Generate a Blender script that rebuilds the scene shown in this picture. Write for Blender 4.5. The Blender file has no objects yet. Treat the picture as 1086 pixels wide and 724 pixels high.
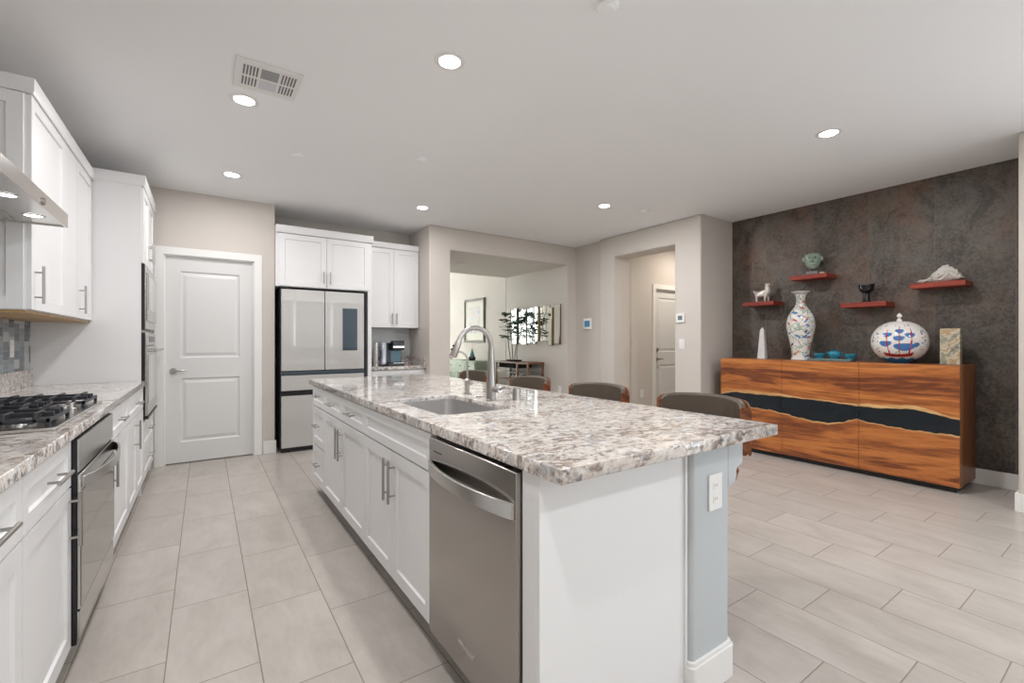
import bpy, bmesh, math, random
from mathutils import Vector, Matrix
PI = math.pi
random.seed(7)
S = bpy.context.scene
COL = S.collection

# ------------------------------------------------------------------ camera
H = 1.23
FPX = 478.0
cd = bpy.data.cameras.new('camera'); cam = bpy.data.objects.new('camera', cd); COL.objects.link(cam)
cam.location = (0, 0, H)
cam.rotation_euler = (PI/2, 0, -math.atan(326/478.0))
cd.sensor_fit = 'HORIZONTAL'; cd.sensor_width = 36.0; cd.lens = FPX*36.0/1086.0
cd.clip_start = 0.02; cd.clip_end = 200
S.camera = cam
# ------------------------------------------------------------------ world, exposure
w = bpy.data.worlds.new('sky'); S.world = w; w.use_nodes = True
wn = w.node_tree; bg = wn.nodes['Background']
bg.inputs[0].default_value = (0.93, 0.97, 1.0, 1); bg.inputs[1].default_value = 0.6
S.view_settings.view_transform = 'Standard'; S.view_settings.look = 'None'
S.view_settings.gamma = 1.0; S.view_settings.exposure = 0.08; S.view_settings.use_curve_mapping = False
LAMP_W = 16.5      # every recessed ceiling lamp, watt
LAMP_EMIT = 22.0
# daylight coming through the glazed openings (see the windows below)
def day(name, loc, rot, sx, sy, power, col=(0.86, 0.93, 1.0)):
    l = bpy.data.lights.new(name, 'AREA'); l.shape = 'RECTANGLE'; l.size = sx; l.size_y = sy; l.energy = power; l.color = col
    o = bpy.data.objects.new(name, l); COL.objects.link(o); o.location = loc; o.rotation_euler = rot; return o
day('daylight_rear', (2.2, -3.56, 1.35), (-PI/2-0.42, 0, 0), 4.2, 2.3, 190)      # faces +Y
day('daylight_right', (4.90, -1.45, 1.35), (0, PI/2+0.35, 0), 2.2, 2.2, 60)      # faces -X
day('daylight_living', (2.2, 11.35, 1.7), (PI/2, 0, 0), 2.9, 2.6, 1150, (0.93, 1.0, 0.97))     # faces -Y

# ------------------------------------------------------------------ materials
def new_mat(name):
    m = bpy.data.materials.new(name); m.use_nodes = True
    return m, m.node_tree, m.node_tree.nodes['Principled BSDF']
def flat(name, col, rough=0.5, metal=0.0, spec=0.5, **k):
    m, t, b = new_mat(name)
    b.inputs['Base Color'].default_value = (*col, 1); b.inputs['Roughness'].default_value = rough
    b.inputs['Metallic'].default_value = metal; b.inputs['Specular IOR Level'].default_value = spec
    for a, v in k.items(): b.inputs[a.replace('_', ' ')].default_value = v
    # a very faint procedural mottling keeps every surface from being dead flat
    n = t.nodes.new('ShaderNodeTexNoise'); n.inputs['Scale'].default_value = 6
    tc = t.nodes.new('ShaderNodeTexCoord'); t.links.new(tc.outputs['Object'], n.inputs['Vector'])
    mr = t.nodes.new('ShaderNodeMapRange'); am = 0.002 if (metal > 0.9 or rough < 0.06) else 0.03; mr.inputs[3].default_value = max(0.0, rough-am); mr.inputs[4].default_value = min(1, rough+am)
    t.links.new(n.outputs['Fac'], mr.inputs[0]); t.links.new(mr.outputs[0], b.inputs['Roughness'])
    return m
def emit(name, col, s):
    m, t, b = new_mat(name)
    b.inputs['Base Color'].default_value = (0.8, 0.8, 0.8, 1)
    b.inputs['Emission Color'].default_value = (*col, 1); b.inputs['Emission Strength'].default_value = s
    return m
class NT:
    def __init__(s, name):
        s.m, s.t, s.b = new_mat(name)
        s.tc = s.t.nodes.new('ShaderNodeTexCoord')
    def n(s, typ, **ins):
        x = s.t.nodes.new(typ)
        for k, v in ins.items():
            if k.startswith('_'): setattr(x, k[1:], v)
        return x
    def link(s, a, b): s.t.links.new(a, b)
    def val(s, x, sock):
        if isinstance(x, (int, float)): sock.default_value = x
        elif isinstance(x, tuple): sock.default_value = x if len(x) == len(sock.default_value) else (*x, 1)
        else: s.link(x, sock)
    def math(s, op, a, b=0.0, c=0.0):
        x = s.t.nodes.new('ShaderNodeMath'); x.operation = op
        s.val(a, x.inputs[0]); s.val(b, x.inputs[1]); s.val(c, x.inputs[2]); return x.outputs[0]
    def mapping(s, scale=(1, 1, 1), loc=(0, 0, 0), rot=(0, 0, 0), src=None):
        x = s.t.nodes.new('ShaderNodeMapping'); x.inputs['Scale'].default_value = scale
        x.inputs['Location'].default_value = loc; x.inputs['Rotation'].default_value = rot
        s.link(src or s.tc.outputs['Object'], x.inputs['Vector']); return x.outputs[0]
    def noise(s, vec, scale, detail=4, rough=0.55, dist=0.0):
        x = s.t.nodes.new('ShaderNodeTexNoise'); s.link(vec, x.inputs['Vector'])
        x.inputs['Scale'].default_value = scale; x.inputs['Detail'].default_value = detail
        x.inputs['Roughness'].default_value = rough; x.inputs['Distortion'].default_value = dist; return x.outputs['Fac']
    def ramp(s, fac, stops, interp='LINEAR'):
        x = s.t.nodes.new('ShaderNodeValToRGB'); x.color_ramp.interpolation = interp
        e = x.color_ramp.elements
        while len(e) < len(stops): e.new(0.5)
        for i, (p, c) in enumerate(stops): e[i].position = p; e[i].color = (*c, 1) if not isinstance(c, (int, float)) else (c, c, c, 1)
        s.link(fac, x.inputs[0]); return x.outputs[0]
    def mix(s, fac, a, b, mode='MIX'):
        x = s.t.nodes.new('ShaderNodeMix'); x.data_type = 'RGBA'; x.blend_type = mode
        s.val(fac, x.inputs[0]); s.val(a, x.inputs[6]); s.val(b, x.inputs[7]); return x.outputs[2]
    def xyz(s, vec=None):
        x = s.t.nodes.new('ShaderNodeSeparateXYZ'); s.link(vec or s.tc.outputs['Object'], x.inputs[0]); return x.outputs
    def bump(s, h, strength=0.2, dist=0.01):
        x = s.t.nodes.new('ShaderNodeBump'); x.inputs['Strength'].default_value = strength; x.inputs['Distance'].default_value = dist
        s.link(h, x.inputs['Height']); s.link(x.outputs[0], s.b.inputs['Normal'])
    def rnd(s, a, b):
        c = s.t.nodes.new('ShaderNodeCombineXYZ'); s.val(a, c.inputs[0]); s.val(b, c.inputs[1])
        x = s.t.nodes.new('ShaderNodeTexWhiteNoise'); s.link(c.outputs[0], x.inputs['Vector']); return x.outputs['Value']

WHITE = flat('cabinet_white', (0.80, 0.80, 0.80), 0.32)
TRIMW = flat('trim_white', (0.80, 0.79, 0.77), 0.4)
DOORW = flat('door_white', (0.70, 0.70, 0.69), 0.4)
PLAST = flat('white_plastic', (0.82, 0.82, 0.8), 0.35)
NICKEL = flat('brushed_nickel', (0.43, 0.41, 0.39), 0.28, 1.0)
CHROME = flat('satin_chrome', (0.72, 0.72, 0.72), 0.18, 1.0)
BLACK = flat('black_enamel', (0.012, 0.012, 0.014), 0.25)
IRON = flat('cast_iron', (0.02, 0.022, 0.027), 0.42)
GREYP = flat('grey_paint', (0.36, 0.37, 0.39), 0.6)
DARKG = flat('dark_gap', (0.02, 0.02, 0.02), 0.7)
PANELW = flat('island_panel_white', (0.80, 0.80, 0.80), 0.45)
LEATHER = flat('taupe_leather', (0.105, 0.080, 0.060), 0.45)
OVENGL = flat('oven_mirror_glass', (0.30, 0.29, 0.275), 0.05, 0.85)
FRIDGE = flat('beige_glass_panel', (0.50, 0.49, 0.47), 0.03, 0.0, 0.8)
SCREEN = flat('dark_screen_glass', (0.045, 0.065, 0.085), 0.03)
BLUESCR = emit('blue_screen', (0.02, 0.16, 0.34), 0.45); BLUESCR.node_tree.nodes['Principled BSDF'].inputs['Base Color'].default_value = (0.02, 0.08, 0.14, 1)
GLASS = flat('clear_glass', (1, 1, 1), 0.02, 0.0, 0.5, Transmission_Weight=1.0, IOR=1.45)
LIDW = flat('glazed_white', (0.78, 0.75, 0.72), 0.12)
def paint(name, col, rough=0.7):
    k = NT(name); v = k.mapping()
    f = k.noise(v, 1.2, 2); c = k.mix(k.math('MULTIPLY', f, 0.5), (*[q*1.02 for q in col],), (*[q*0.96 for q in col],))
    k.link(c, k.b.inputs['Base Color']); k.b.inputs['Roughness'].default_value = rough
    k.bump(k.noise(v, 220, 2), 0.04, 0.002); return k.m
WALL = paint('wall_paint', (0.61, 0.565, 0.52))
CEIL = paint('ceiling_paint', (0.89, 0.895, 0.90))
PONY = paint('pony_wall_paint', (0.50, 0.53, 0.545), 0.5)
LIVING = WALL

def steel(name, col, rough, axis):
    k = NT(name); sc = [3, 3, 3]; sc[axis] = 0.05
    sc = [500 if i != axis else 2 for i in range(3)]
    v = k.mapping(tuple(sc)); f = k.noise(v, 1.0, 3)
    k.b.inputs['Metallic'].default_value = 1.0
    k.link(k.ramp(f, [(0.3, tuple(q*0.99 for q in col)), (0.7, col)]), k.b.inputs['Base Color'])
    r = k.n('ShaderNodeMapRange'); k.link(f, r.inputs[0]); r.inputs[3].default_value = rough-0.004; r.inputs[4].default_value = rough+0.006
    k.link(r.outputs[0], k.b.inputs['Roughness']); return k.m
STEEL = steel('stainless_steel', (0.55, 0.54, 0.52), 0.24, 0)
DWSTEEL = steel('dishwasher_steel', (0.42, 0.395, 0.375), 0.19, 0)
HOODST = steel('hood_steel', (0.62, 0.60, 0.58), 0.24, 1)
SINKST = steel('sink_steel', (0.74, 0.73, 0.72), 0.3, 1)

def floor_mat():
    k = NT('floor_tile'); x, y, z = k.xyz()
    W, L = 0.2985, 0.6096
    cx = k.math('DIVIDE', k.math('ADD', x, 0.122), W)
    ci = k.math('FLOOR', cx); fx = k.math('SUBTRACT', cx, ci)
    cy = k.math('DIVIDE', k.math('ADD', k.math('SUBTRACT', y, 2.585), k.math('MULTIPLY', ci, L/3)), L)
    yi = k.math('FLOOR', cy); fy = k.math('SUBTRACT', cy, yi)
    g = 0.0022
    ex = k.math('MINIMUM', fx, k.math('SUBTRACT', 1.0, fx)); ex = k.math('MULTIPLY', ex, W)
    ey = k.math('MINIMUM', fy, k.math('SUBTRACT', 1.0, fy)); ey = k.math('MULTIPLY', ey, L)
    e = k.math('MINIMUM', ex, ey)
    grout = k.math('LESS_THAN', e, g)
    r = k.rnd(ci, yi); r2 = k.rnd(k.math('ADD', ci, 31.7), yi)
    # per tile texture shift
    cmb = k.n('ShaderNodeCombineXYZ'); k.link(k.math('ADD', x, k.math('MULTIPLY', r, 9.0)), cmb.inputs[0]); k.link(k.math('ADD', y, k.math('MULTIPLY', r2, 9.0)), cmb.inputs[1])
    v = k.mapping((2.0, 1.0, 1), src=cmb.outputs[0])
    n1 = k.noise(v, 2.6, 6, 0.6, 0.6); n2 = k.noise(k.mapping((6, 1.5, 1), src=cmb.outputs[0]), 6, 4, 0.6)
    f = k.math('ADD', k.math('MULTIPLY', n1, 0.7), k.math('MULTIPLY', n2, 0.3))
    c = k.ramp(f, [(0.3, (0.40, 0.362, 0.325)), (0.5, (0.485, 0.445, 0.405)), (0.7, (0.56, 0.52, 0.48))])
    c = k.mix(k.math('MULTIPLY', r, 0.30), c, (0.38, 0.35, 0.32))
    c = k.mix(grout, c, (0.27, 0.22, 0.18))
    k.link(c, k.b.inputs['Base Color'])
    k.link(k.math('ADD', 0.30, k.math('MULTIPLY', grout, 0.45)), k.b.inputs['Roughness'])
    h = k.math('MINIMUM', e, 0.004); k.bump(h, 0.5, 0.4)
    return k.m
FLOOR = floor_mat()

def granite():
    k = NT('granite'); v = k.mapping((0.75, 1.5, 1.2), rot=(0, 0, 0.45))
    big = k.noise(v, 2.4, 4, 0.6, 0.8)
    mid = k.noise(v, 17, 9, 0.72, 1.2)
    fine = k.noise(v, 60, 5, 0.65, 0.3)
    base = k.ramp(big, [(0.35, (0.64, 0.60, 0.56)), (0.5, (0.68, 0.61, 0.55)), (0.65, (0.62, 0.52, 0.45))])
    base = k.mix(k.ramp(fine, [(0.42, 0.0), (0.60, 0.6)]), base, (0.82, 0.81, 0.79))
    m1 = k.math('ADD', mid, k.math('MULTIPLY', k.math('SUBTRACT', big, 0.5), 0.30))
    c = k.mix(k.ramp(m1, [(0.505, 0.0), (0.55, 0.55), (0.62, 0.95)]), base, (0.23, 0.175, 0.145))
    n3 = k.noise(k.mapping((1, 1, 1), (3, 7, 1)), 34, 8, 0.7, 0.6)
    c = k.mix(k.ramp(n3, [(0.545, 0.0), (0.60, 0.85)]), c, (0.15, 0.14, 0.145))
    n4 = k.noise(k.mapping((1, 1, 1), (9, 2, 4)), 20, 5, 0.6, 0.4)
    c = k.mix(k.ramp(n4, [(0.55, 0.0), (0.62, 0.7)]), c, (0.42, 0.43, 0.45))
    n5 = k.noise(k.mapping((1, 1, 1), (1, 5, 8)), 26, 5, 0.6, 0.4)
    c = k.mix(k.ramp(n5, [(0.56, 0.0), (0.62, 0.8)]), c, (0.83, 0.83, 0.82))
    k.link(c, k.b.inputs['Base Color']); k.b.inputs['Roughness'].default_value = 0.07
    k.b.inputs['Specular IOR Level'].default_value = 0.55
    return k.m
GRANITE = granite()

def mosaic():
    k = NT('mosaic_tile'); x, y, z = k.xyz()
    W, L = 0.10, 0.06
    cx = k.math('DIVIDE', y, W); ci = k.math('FLOOR', cx); fx = k.math('SUBTRACT', cx, ci)
    par = k.math('MULTIPLY', k.math('MODULO', ci, 2.0), 0.5)
    cz = k.math('ADD', k.math('DIVIDE', z, L), par); zi = k.math('FLOOR', cz); fz = k.math('SUBTRACT', cz, zi)
    ex = k.math('MULTIPLY', k.math('MINIMUM', fx, k.math('SUBTRACT', 1.0, fx)), W)
    ez = k.math('MULTIPLY', k.math('MINIMUM', fz, k.math('SUBTRACT', 1.0, fz)), L)
    g = k.math('LESS_THAN', k.math('MINIMUM', ex, ez), 0.001)
    r = k.rnd(ci, zi)
    c = k.ramp(r, [(0.0, (0.10, 0.125, 0.16)), (0.28, (0.24, 0.28, 0.30)), (0.55, (0.42, 0.45, 0.44)), (0.8, (0.17, 0.21, 0.25))], 'CONSTANT')
    c = k.mix(g, c, (0.45, 0.46, 0.46)); k.link(c, k.b.inputs['Base Color']); k.b.inputs['Roughness'].default_value = 0.12
    return k.m
MOSAIC = mosaic()

def rustwall():
    k = NT('oxidised_metal_panels'); x, y, z = k.xyz()
    s = k.math('DIVIDE', k.math('SUBTRACT', y, 0.23), 0.5); si = k.math('FLOOR', s); fs = k.math('SUBTRACT', s, si)
    e = k.math('MULTIPLY', k.math('MINIMUM', fs, k.math('SUBTRACT', 1.0, fs)), 0.5)
    seam = k.math('LESS_THAN', e, 0.0025)
    r = k.rnd(si, 3.0)
    cmb = k.n('ShaderNodeCombineXYZ'); k.link(k.math('MULTIPLY', r, 13.0), cmb.inputs[0]); k.link(y, cmb.inputs[1]); k.link(z, cmb.inputs[2])
    v = cmb.outputs[0]
    a = k.noise(v, 1.5, 6, 0.6, 0.6); b = k.noise(k.mapping((1, 1, 1), (5, 5, 5), src=v), 2.2, 5, 0.6, 0.4); d = k.noise(v, 40, 6, 0.75)
    c = k.ramp(a, [(0.34, (0.050, 0.038, 0.030)), (0.48, (0.105, 0.073, 0.056)), (0.62, (0.165, 0.088, 0.056))])
    c = k.mix(k.ramp(b, [(0.47, 0.0), (0.66, 0.6)]), c, (0.10, 0.108, 0.096))
    b2 = k.noise(k.mapping((1, 1, 0.7), (2, 9, 1), src=v), 3.4, 7, 0.7, 0.8); c = k.mix(k.ramp(b2, [(0.52, 0.0), (0.66, 0.6)]), c, (0.205, 0.175, 0.15))
    b3 = k.noise(k.mapping((1, 1, 0.5), (7, 1, 3), src=v), 1.9, 6, 0.7, 0.8); c = k.mix(k.ramp(b3, [(0.52, 0.0), (0.66, 0.7)]), c, (0.028, 0.027, 0.024))
    c = k.mix(k.math('MULTIPLY', k.math('SUBTRACT', 1.0, r), 0.45), c, (0.055, 0.055, 0.048))
    c = k.mix(k.ramp(d, [(0.42, 0.0), (0.66, 0.6)]), c, (0.21, 0.175, 0.15))
    b4 = k.noise(k.mapping((1, 1, 1), (11, 4, 6), src=v), 3.0, 9, 0.72, 1.0); c = k.mix(k.ramp(b4, [(0.50, 0.0), (0.66, 0.6)]), c, (0.17, 0.155, 0.14)); c = k.mix(k.ramp(b4, [(0.34, 0.6), (0.46, 0.0)]), c, (0.035, 0.030, 0.026))
    c = k.mix(k.math('MULTIPLY', seam, 0.6), c, (0.17, 0.15, 0.13))
    k.link(c, k.b.inputs['Base Color'])
    k.b.inputs['Roughness'].default_value = 0.48; k.b.inputs['Metallic'].default_value = 0.25
    k.bump(d, 0.25, 0.003); return k.m
RUST = rustwall()

def wood(name, axis, cols, scale=1.0, rough=0.35, plank=0.0):
    k = NT(name)
    sc = [14*scale]*3; sc[axis] = 1.3*scale
    v = k.mapping(tuple(sc))
    a = k.noise(v, 0.55, 5, 0.6, 1.4); b = k.noise(v, 4.0, 5, 0.7, 0.4)
    sv = k.math('SINE', k.math('MULTIPLY', a, 26.0))
    f = k.math('ADD', k.math('MULTIPLY', k.math('ADD', sv, 1.0), 0.11), k.math('ADD', k.math('MULTIPLY', b, 0.50), k.math('MULTIPLY', a, 0.34)))
    if plank:
        z = k.xyz()[2]; pi_ = k.math('FLOOR', k.math('DIVIDE', z, plank)); r = k.rnd(pi_, 5.0)
        f = k.math('ADD', f, k.math('MULTIPLY', k.math('SUBTRACT', r, 0.5), 0.28))
    k.link(k.ramp(f, [(0.28, cols[0]), (0.5, cols[1]), (0.74, cols[2])]), k.b.inputs['Base Color'])
    k.b.inputs['Roughness'].default_value = rough; return k.m
ACACIA = wood('acacia_wood', 1, [(0.60, 0.235, 0.062), (0.45, 0.145, 0.036), (0.15, 0.040, 0.015)], 0.75, 0.34, 0.155)
ACSIDE = wood('acacia_side', 2, [(0.34, 0.14, 0.05), (0.27, 0.10, 0.034), (0.15, 0.05, 0.02)], 1.0, 0.36)
SAPWOOD = wood('pale_sapwood', 1, [(0.74, 0.50, 0.24), (0.62, 0.37, 0.15), (0.45, 0.22, 0.08)], 1.2, 0.4)
REDWOOD = wood('red_padauk_wood', 1, [(0.36, 0.050, 0.020), (0.29, 0.035, 0.016), (0.19, 0.022, 0.012)], 1.0, 0.36)
WALNUT = wood('walnut_ply', 1, [(0.30, 0.105, 0.035), (0.19, 0.058, 0.020), (0.08, 0.024, 0.010)], 1.0, 0.3)
CARTW = wood('cart_wood', 1, [(0.25, 0.12, 0.055), (0.18, 0.08, 0.035), (0.09, 0.04, 0.02)], 1.0, 0.4)
UNDERW = wood('raw_wood_edge', 1, [(0.50, 0.33, 0.15), (0.42, 0.26, 0.11), (0.3, 0.18, 0.08)], 1.0, 0.5)
RESIN = flat('black_resin', (0.008, 0.013, 0.018), 0.28)
def marble(name, base, vein, scale=14, thr=(0.5, 0.6), rot=(0.3, 0.9, 0)):
    k = NT(name); v = k.mapping((1, 1, 3.0), rot=rot); n = k.noise(v, scale, 6, 0.6, 1.5)
    k.link(k.mix(k.ramp(n, [(thr[0], 0.0), (thr[1], 0.9)]), base, vein), k.b.inputs['Base Color']); k.b.inputs['Roughness'].default_value = 0.2
    return k.m

# ------------------------------------------------------------------ mesh helpers
def bx(bm, a, b, mi=0):
    x0, y0, z0 = a; x1, y1, z1 = b
    v = [bm.verts.new(p) for p in ((x0,y0,z0),(x1,y0,z0),(x1,y1,z0),(x0,y1,z0),(x0,y0,z1),(x1,y0,z1),(x1,y1,z1),(x0,y1,z1))]
    for f in ((0,3,2,1),(4,5,6,7),(0,1,5,4),(1,2,6,5),(2,3,7,6),(3,0,4,7)):
        q = bm.faces.new([v[i] for i in f]); q.material_index = mi
def prism(bm, pts, axis, a, b, mi=0):
    """pts: 2D outline in the plane normal to axis; extruded from a to b."""
    def P(u, v, t):
        return {0: (t, u, v), 1: (u, t, v), 2: (u, v, t)}[axis]
    A = [bm.verts.new(P(u, v, a)) for u, v in pts]; B = [bm.verts.new(P(u, v, b)) for u, v in pts]
    n = len(pts)
    fs = [bm.faces.new(A[::-1]), bm.faces.new(B)]
    for i in range(n): fs.append(bm.faces.new([A[i], A[(i+1) % n], B[(i+1) % n], B[i]]))
    for f in fs: f.material_index = mi
    bmesh.ops.recalc_face_normals(bm, faces=fs)
def tube(bm, pts, rad, seg=12, mi=0, caps=True):
    pts = [Vector(p) for p in pts]; n = len(pts)
    if not isinstance(rad, (list, tuple)): rad = [rad]*n
    rings = []; up = None
    for i in range(n):
        t = (pts[min(i+1, n-1)]-pts[max(i-1, 0)]).normalized()
        if up is None:
            up = Vector((0, 0, 1)) if abs(t.z) < 0.9 else Vector((1, 0, 0))
        s = t.cross(up).normalized(); up = s.cross(t).normalized()
        rings.append([bm.verts.new(pts[i]+(s*math.cos(2*PI*j/seg)+up*math.sin(2*PI*j/seg))*rad[i]) for j in range(seg)])
    for i in range(n-1):
        for j in range(seg):
            f = bm.faces.new([rings[i][j], rings[i][(j+1) % seg], rings[i+1][(j+1) % seg], rings[i+1][j]]); f.material_index = mi
    if caps:
        f = bm.faces.new(rings[0][::-1]); f.material_index = mi; f = bm.faces.new(rings[-1]); f.material_index = mi
def lathe(bm, prof, c=(0, 0, 0), seg=32, fn=None, mi=0, sx=1.0, sy=1.0):
    rings = []
    for r, z in prof:
        if r < 1e-6: rings.append([bm.verts.new((c[0], c[1], c[2]+z))])
        else: rings.append([bm.verts.new((c[0]+r*sx*math.cos(2*PI*j/seg), c[1]+r*sy*math.sin(2*PI*j/seg), c[2]+z)) for j in range(seg)])
    for i in range(len(rings)-1):
        A, B = rings[i], rings[i+1]
        for j in range(seg):
            j2 = (j+1) % seg
            if len(A) == 1 and len(B) == 1: continue
            if len(A) == 1: vs = [A[0], B[j2], B[j]]
            elif len(B) == 1: vs = [A[j], A[j2], B[0]]
            else: vs = [A[j], A[j2], B[j2], B[j]]
            f = bm.faces.new(vs); f.material_index = mi
            if fn:
                q = sum((x.co for x in vs), Vector())/len(vs); f.material_index = fn(q.x-c[0], q.y-c[1], q.z-c[2])
def cyl(bm, p0, p1, r, seg=20, mi=0): tube(bm, [p0, p1], r, seg, mi)
def cap_ends(bm):
    es = [e for e in bm.edges if e.is_boundary]
    if es: bmesh.ops.holes_fill(bm, edges=es, sides=0)
def build(name, bm, mats, parent=None, bevel=0.0, smooth=True, ang=35, sub=0, segs=2):
    if not isinstance(mats, (list, tuple)): mats = [mats]
    bmesh.ops.recalc_face_normals(bm, faces=bm.faces[:])
    me = bpy.data.meshes.new(name); bm.to_mesh(me); bm.free()
    for m in mats: me.materials.append(m)
    o = bpy.data.objects.new(name, me); COL.objects.link(o)
    if parent: o.parent = parent
    if bevel:
        b = o.modifiers.new('bevel', 'BEVEL'); b.width = bevel; b.segments = segs; b.limit_method = 'ANGLE'; b.angle_limit = math.radians(40); b.harden_normals = False
    if sub:
        s = o.modifiers.new('sub', 'SUBSURF'); s.levels = sub; s.render_levels = sub
    if smooth:
        for p in me.polygons: p.use_smooth = True
        me.set_sharp_from_angle(angle=math.radians(ang))
    return o
def tag(o, label, cat, group=None, kind=None):
    o['label'] = label; o['category'] = cat
    if group: o['group'] = group
    if kind: o['kind'] = kind
    return o
def thing(name, label, cat, loc=(0, 0, 0), rz=0.0, group=None):
    o = bpy.data.objects.new(name, None); COL.objects.link(o); o.location = loc; o.rotation_euler = (0, 0, rz)
    o.empty_display_size = 0.1
    return tag(o, label, cat, group)
def struct(name, bm, m, bevel=0.0, parent=None):
    o = build(name, bm, m, parent, bevel)
    if not parent: o['kind'] = 'structure'
    return o
def NB(): return bmesh.new()
def boxobj(name, a, b, m, parent=None, bevel=0.0, segs=2):
    bm = NB(); bx(bm, a, b); return build(name, bm, m, parent, bevel, segs=segs)
def sbox(name, a, b, m, bevel=0.0):
    bm = NB(); bx(bm, a, b); return struct(name, bm, m, bevel)
def rrect(x0, y0, x1, y1, r, n=6):
    out = []
    for cx, cy, a0 in ((x1-r, y1-r, 0), (x0+r, y1-r, 90), (x0+r, y0+r, 180), (x1-r, y0+r, 270)):
        for i in range(n+1):
            a = math.radians(a0+90*i/n); out.append((cx+r*math.cos(a), cy+r*math.sin(a)))
    return out
def slab(name, outer, holes, z0, z1, bev, m, parent=None):
    """flat stone slab with cut-outs, as one mesh"""
    c = bpy.data.curves.new('tmp', 'CURVE'); c.dimensions = '2D'; c.fill_mode = 'BOTH'
    c.extrude = (z1-z0)/2-bev; c.bevel_depth = bev; c.bevel_resolution = 2; c.offset = -bev
    for loop in [outer]+holes:
        s = c.splines.new('POLY'); s.points.add(len(loop)-1)
        for i, (x, y) in enumerate(loop): s.points[i].co = (x, y, 0, 1)
        s.use_cyclic_u = True
    t = bpy.data.objects.new('tmp', c); COL.objects.link(t)
    dg = bpy.context.evaluated_depsgraph_get(); me = bpy.data.meshes.new_from_object(t.evaluated_get(dg))
    bpy.data.objects.remove(t); bpy.data.curves.remove(c)
    me.transform(Matrix.Translation((0, 0, (z0+z1)/2))); me.materials.clear(); me.materials.append(m); me.name = name
    o = bpy.data.objects.new(name, me); COL.objects.link(o)
    if parent: o.parent = parent
    return o
def copy_tree(o, parent=None):
    c = o.copy(); COL.objects.link(c)
    if parent: c.parent = parent
    for ch in list(o.children): copy_tree(ch, c)
    return c

# cabinet fronts: local frame x = along the width, -y = outwards, z = up
def shaker_bm(bm, x0, x1, z0, z1, yf=-0.02, rail=0.057, rec=0.009, back=0.0):
    def R(xa, xb, za, zb, y): return [bm.verts.new(p) for p in ((xa,y,za),(xb,y,za),(xb,y,zb),(xa,y,zb))]
    rail = min(rail, (x1-x0)*0.3, (z1-z0)*0.3)
    O = R(x0, x1, z0, z1, yf); I = R(x0+rail, x1-rail, z0+rail, z1-rail, yf)
    P = R(x0+rail+0.004, x1-rail-0.004, z0+rail+0.004, z1-rail-0.004, yf+rec); B = R(x0, x1, z0, z1, back)
    for i in range(4):
        j = (i+1) % 4
        bm.faces.new([O[i], O[j], I[j], I[i]]); bm.faces.new([I[i], I[j], P[j], P[i]]); bm.faces.new([B[i], B[j], O[j], O[i]])
    bm.faces.new(P); bm.faces.new(B[::-1])
def front(kind, root, x0, x1, z0, z1, handle=None, hl=0.19, m=None, gap=0.0018):
    bm = NB(); shaker_bm(bm, x0+gap, x1-gap, z0+gap, z1-gap)
    d = build(kind, bm, m or WHITE, root, 0.0, smooth=False)
    if handle:
        hx, hz, ori = handle
        bm = NB()
        if ori == 'v':
            cyl(bm, (hx, -0.052, hz-hl/2), (hx, -0.052, hz+hl/2), 0.0062, 14)
            for q in (-1, 1): cyl(bm, (hx, -0.019, hz+q*hl*0.33), (hx, -0.05, hz+q*hl*0.33), 0.0045, 10)
        else:
            cyl(bm, (hx-hl/2, -0.052, hz), (hx+hl/2, -0.052, hz), 0.0062, 14)
            for q in (-1, 1): cyl(bm, (hx+q*hl*0.33, -0.019, hz), (hx+q*hl*0.33, -0.05, hz), 0.0045, 10)
        build('handle', bm, NICKEL, d)
    return d
def carcass(root, x0, x1, z0, z1, depth, toe=0.0, name='body', m=None):
    bm = NB(); bx(bm, (x0+0.0008, 0.0, z0+toe), (x1-0.0008, depth, z1))
    o = build(name, bm, m or WHITE, root, 0.0)
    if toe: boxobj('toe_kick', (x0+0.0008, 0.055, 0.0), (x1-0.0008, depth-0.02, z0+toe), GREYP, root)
    return o

# ------------------------------------------------------------------ room shell
ZC = 2.74
struct('floor', (lambda b: (bx(b, (-1.3, -3.9, -0.12), (8.0, 11.7, 0.0)), b)[1])(NB()), FLOOR)
sbox('ceiling', (-1.3, -3.9, ZC), (8.0, 7.19, ZC+0.12), CEIL)
sbox('ceiling_living', (-1.3, 7.19, 3.3), (8.0, 11.7, 3.42), CEIL)
sbox('wall_left', (-1.2, -3.75, 0), (-1.045, 5.6, ZC), WALL)
# pantry wall with its door opening
bm = NB(); DY = 5.6
bx(bm, (-1.045, DY, 0), (-0.345, DY+0.12, ZC)); bx(bm, (0.452, DY, 0), (0.64, 6.1, ZC)); bx(bm, (-0.345, DY, 2.10), (0.452, DY+0.12, ZC))
struct('wall_pantry', bm, WALL, 0.0)
sbox('wall_alcove_back', (0.64, 6.1, 0), (2.40, 6.22, ZC), WALL)
# wall with the wide opening towards the living room
bm = NB()
prism(bm, [(2.40, 0), (2.70, 0), (2.70, 2.446), (4.76, 2.446), (4.76, 0), (5.05, 0), (5.05, ZC), (2.40, ZC)], 1, 5.41, 7.188)
struct('wall_passage', bm, WALL, 0.012)
sbox('wall_recess', (4.93, 4.80, 0), (5.05, 5.41, ZC), WALL)
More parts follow.
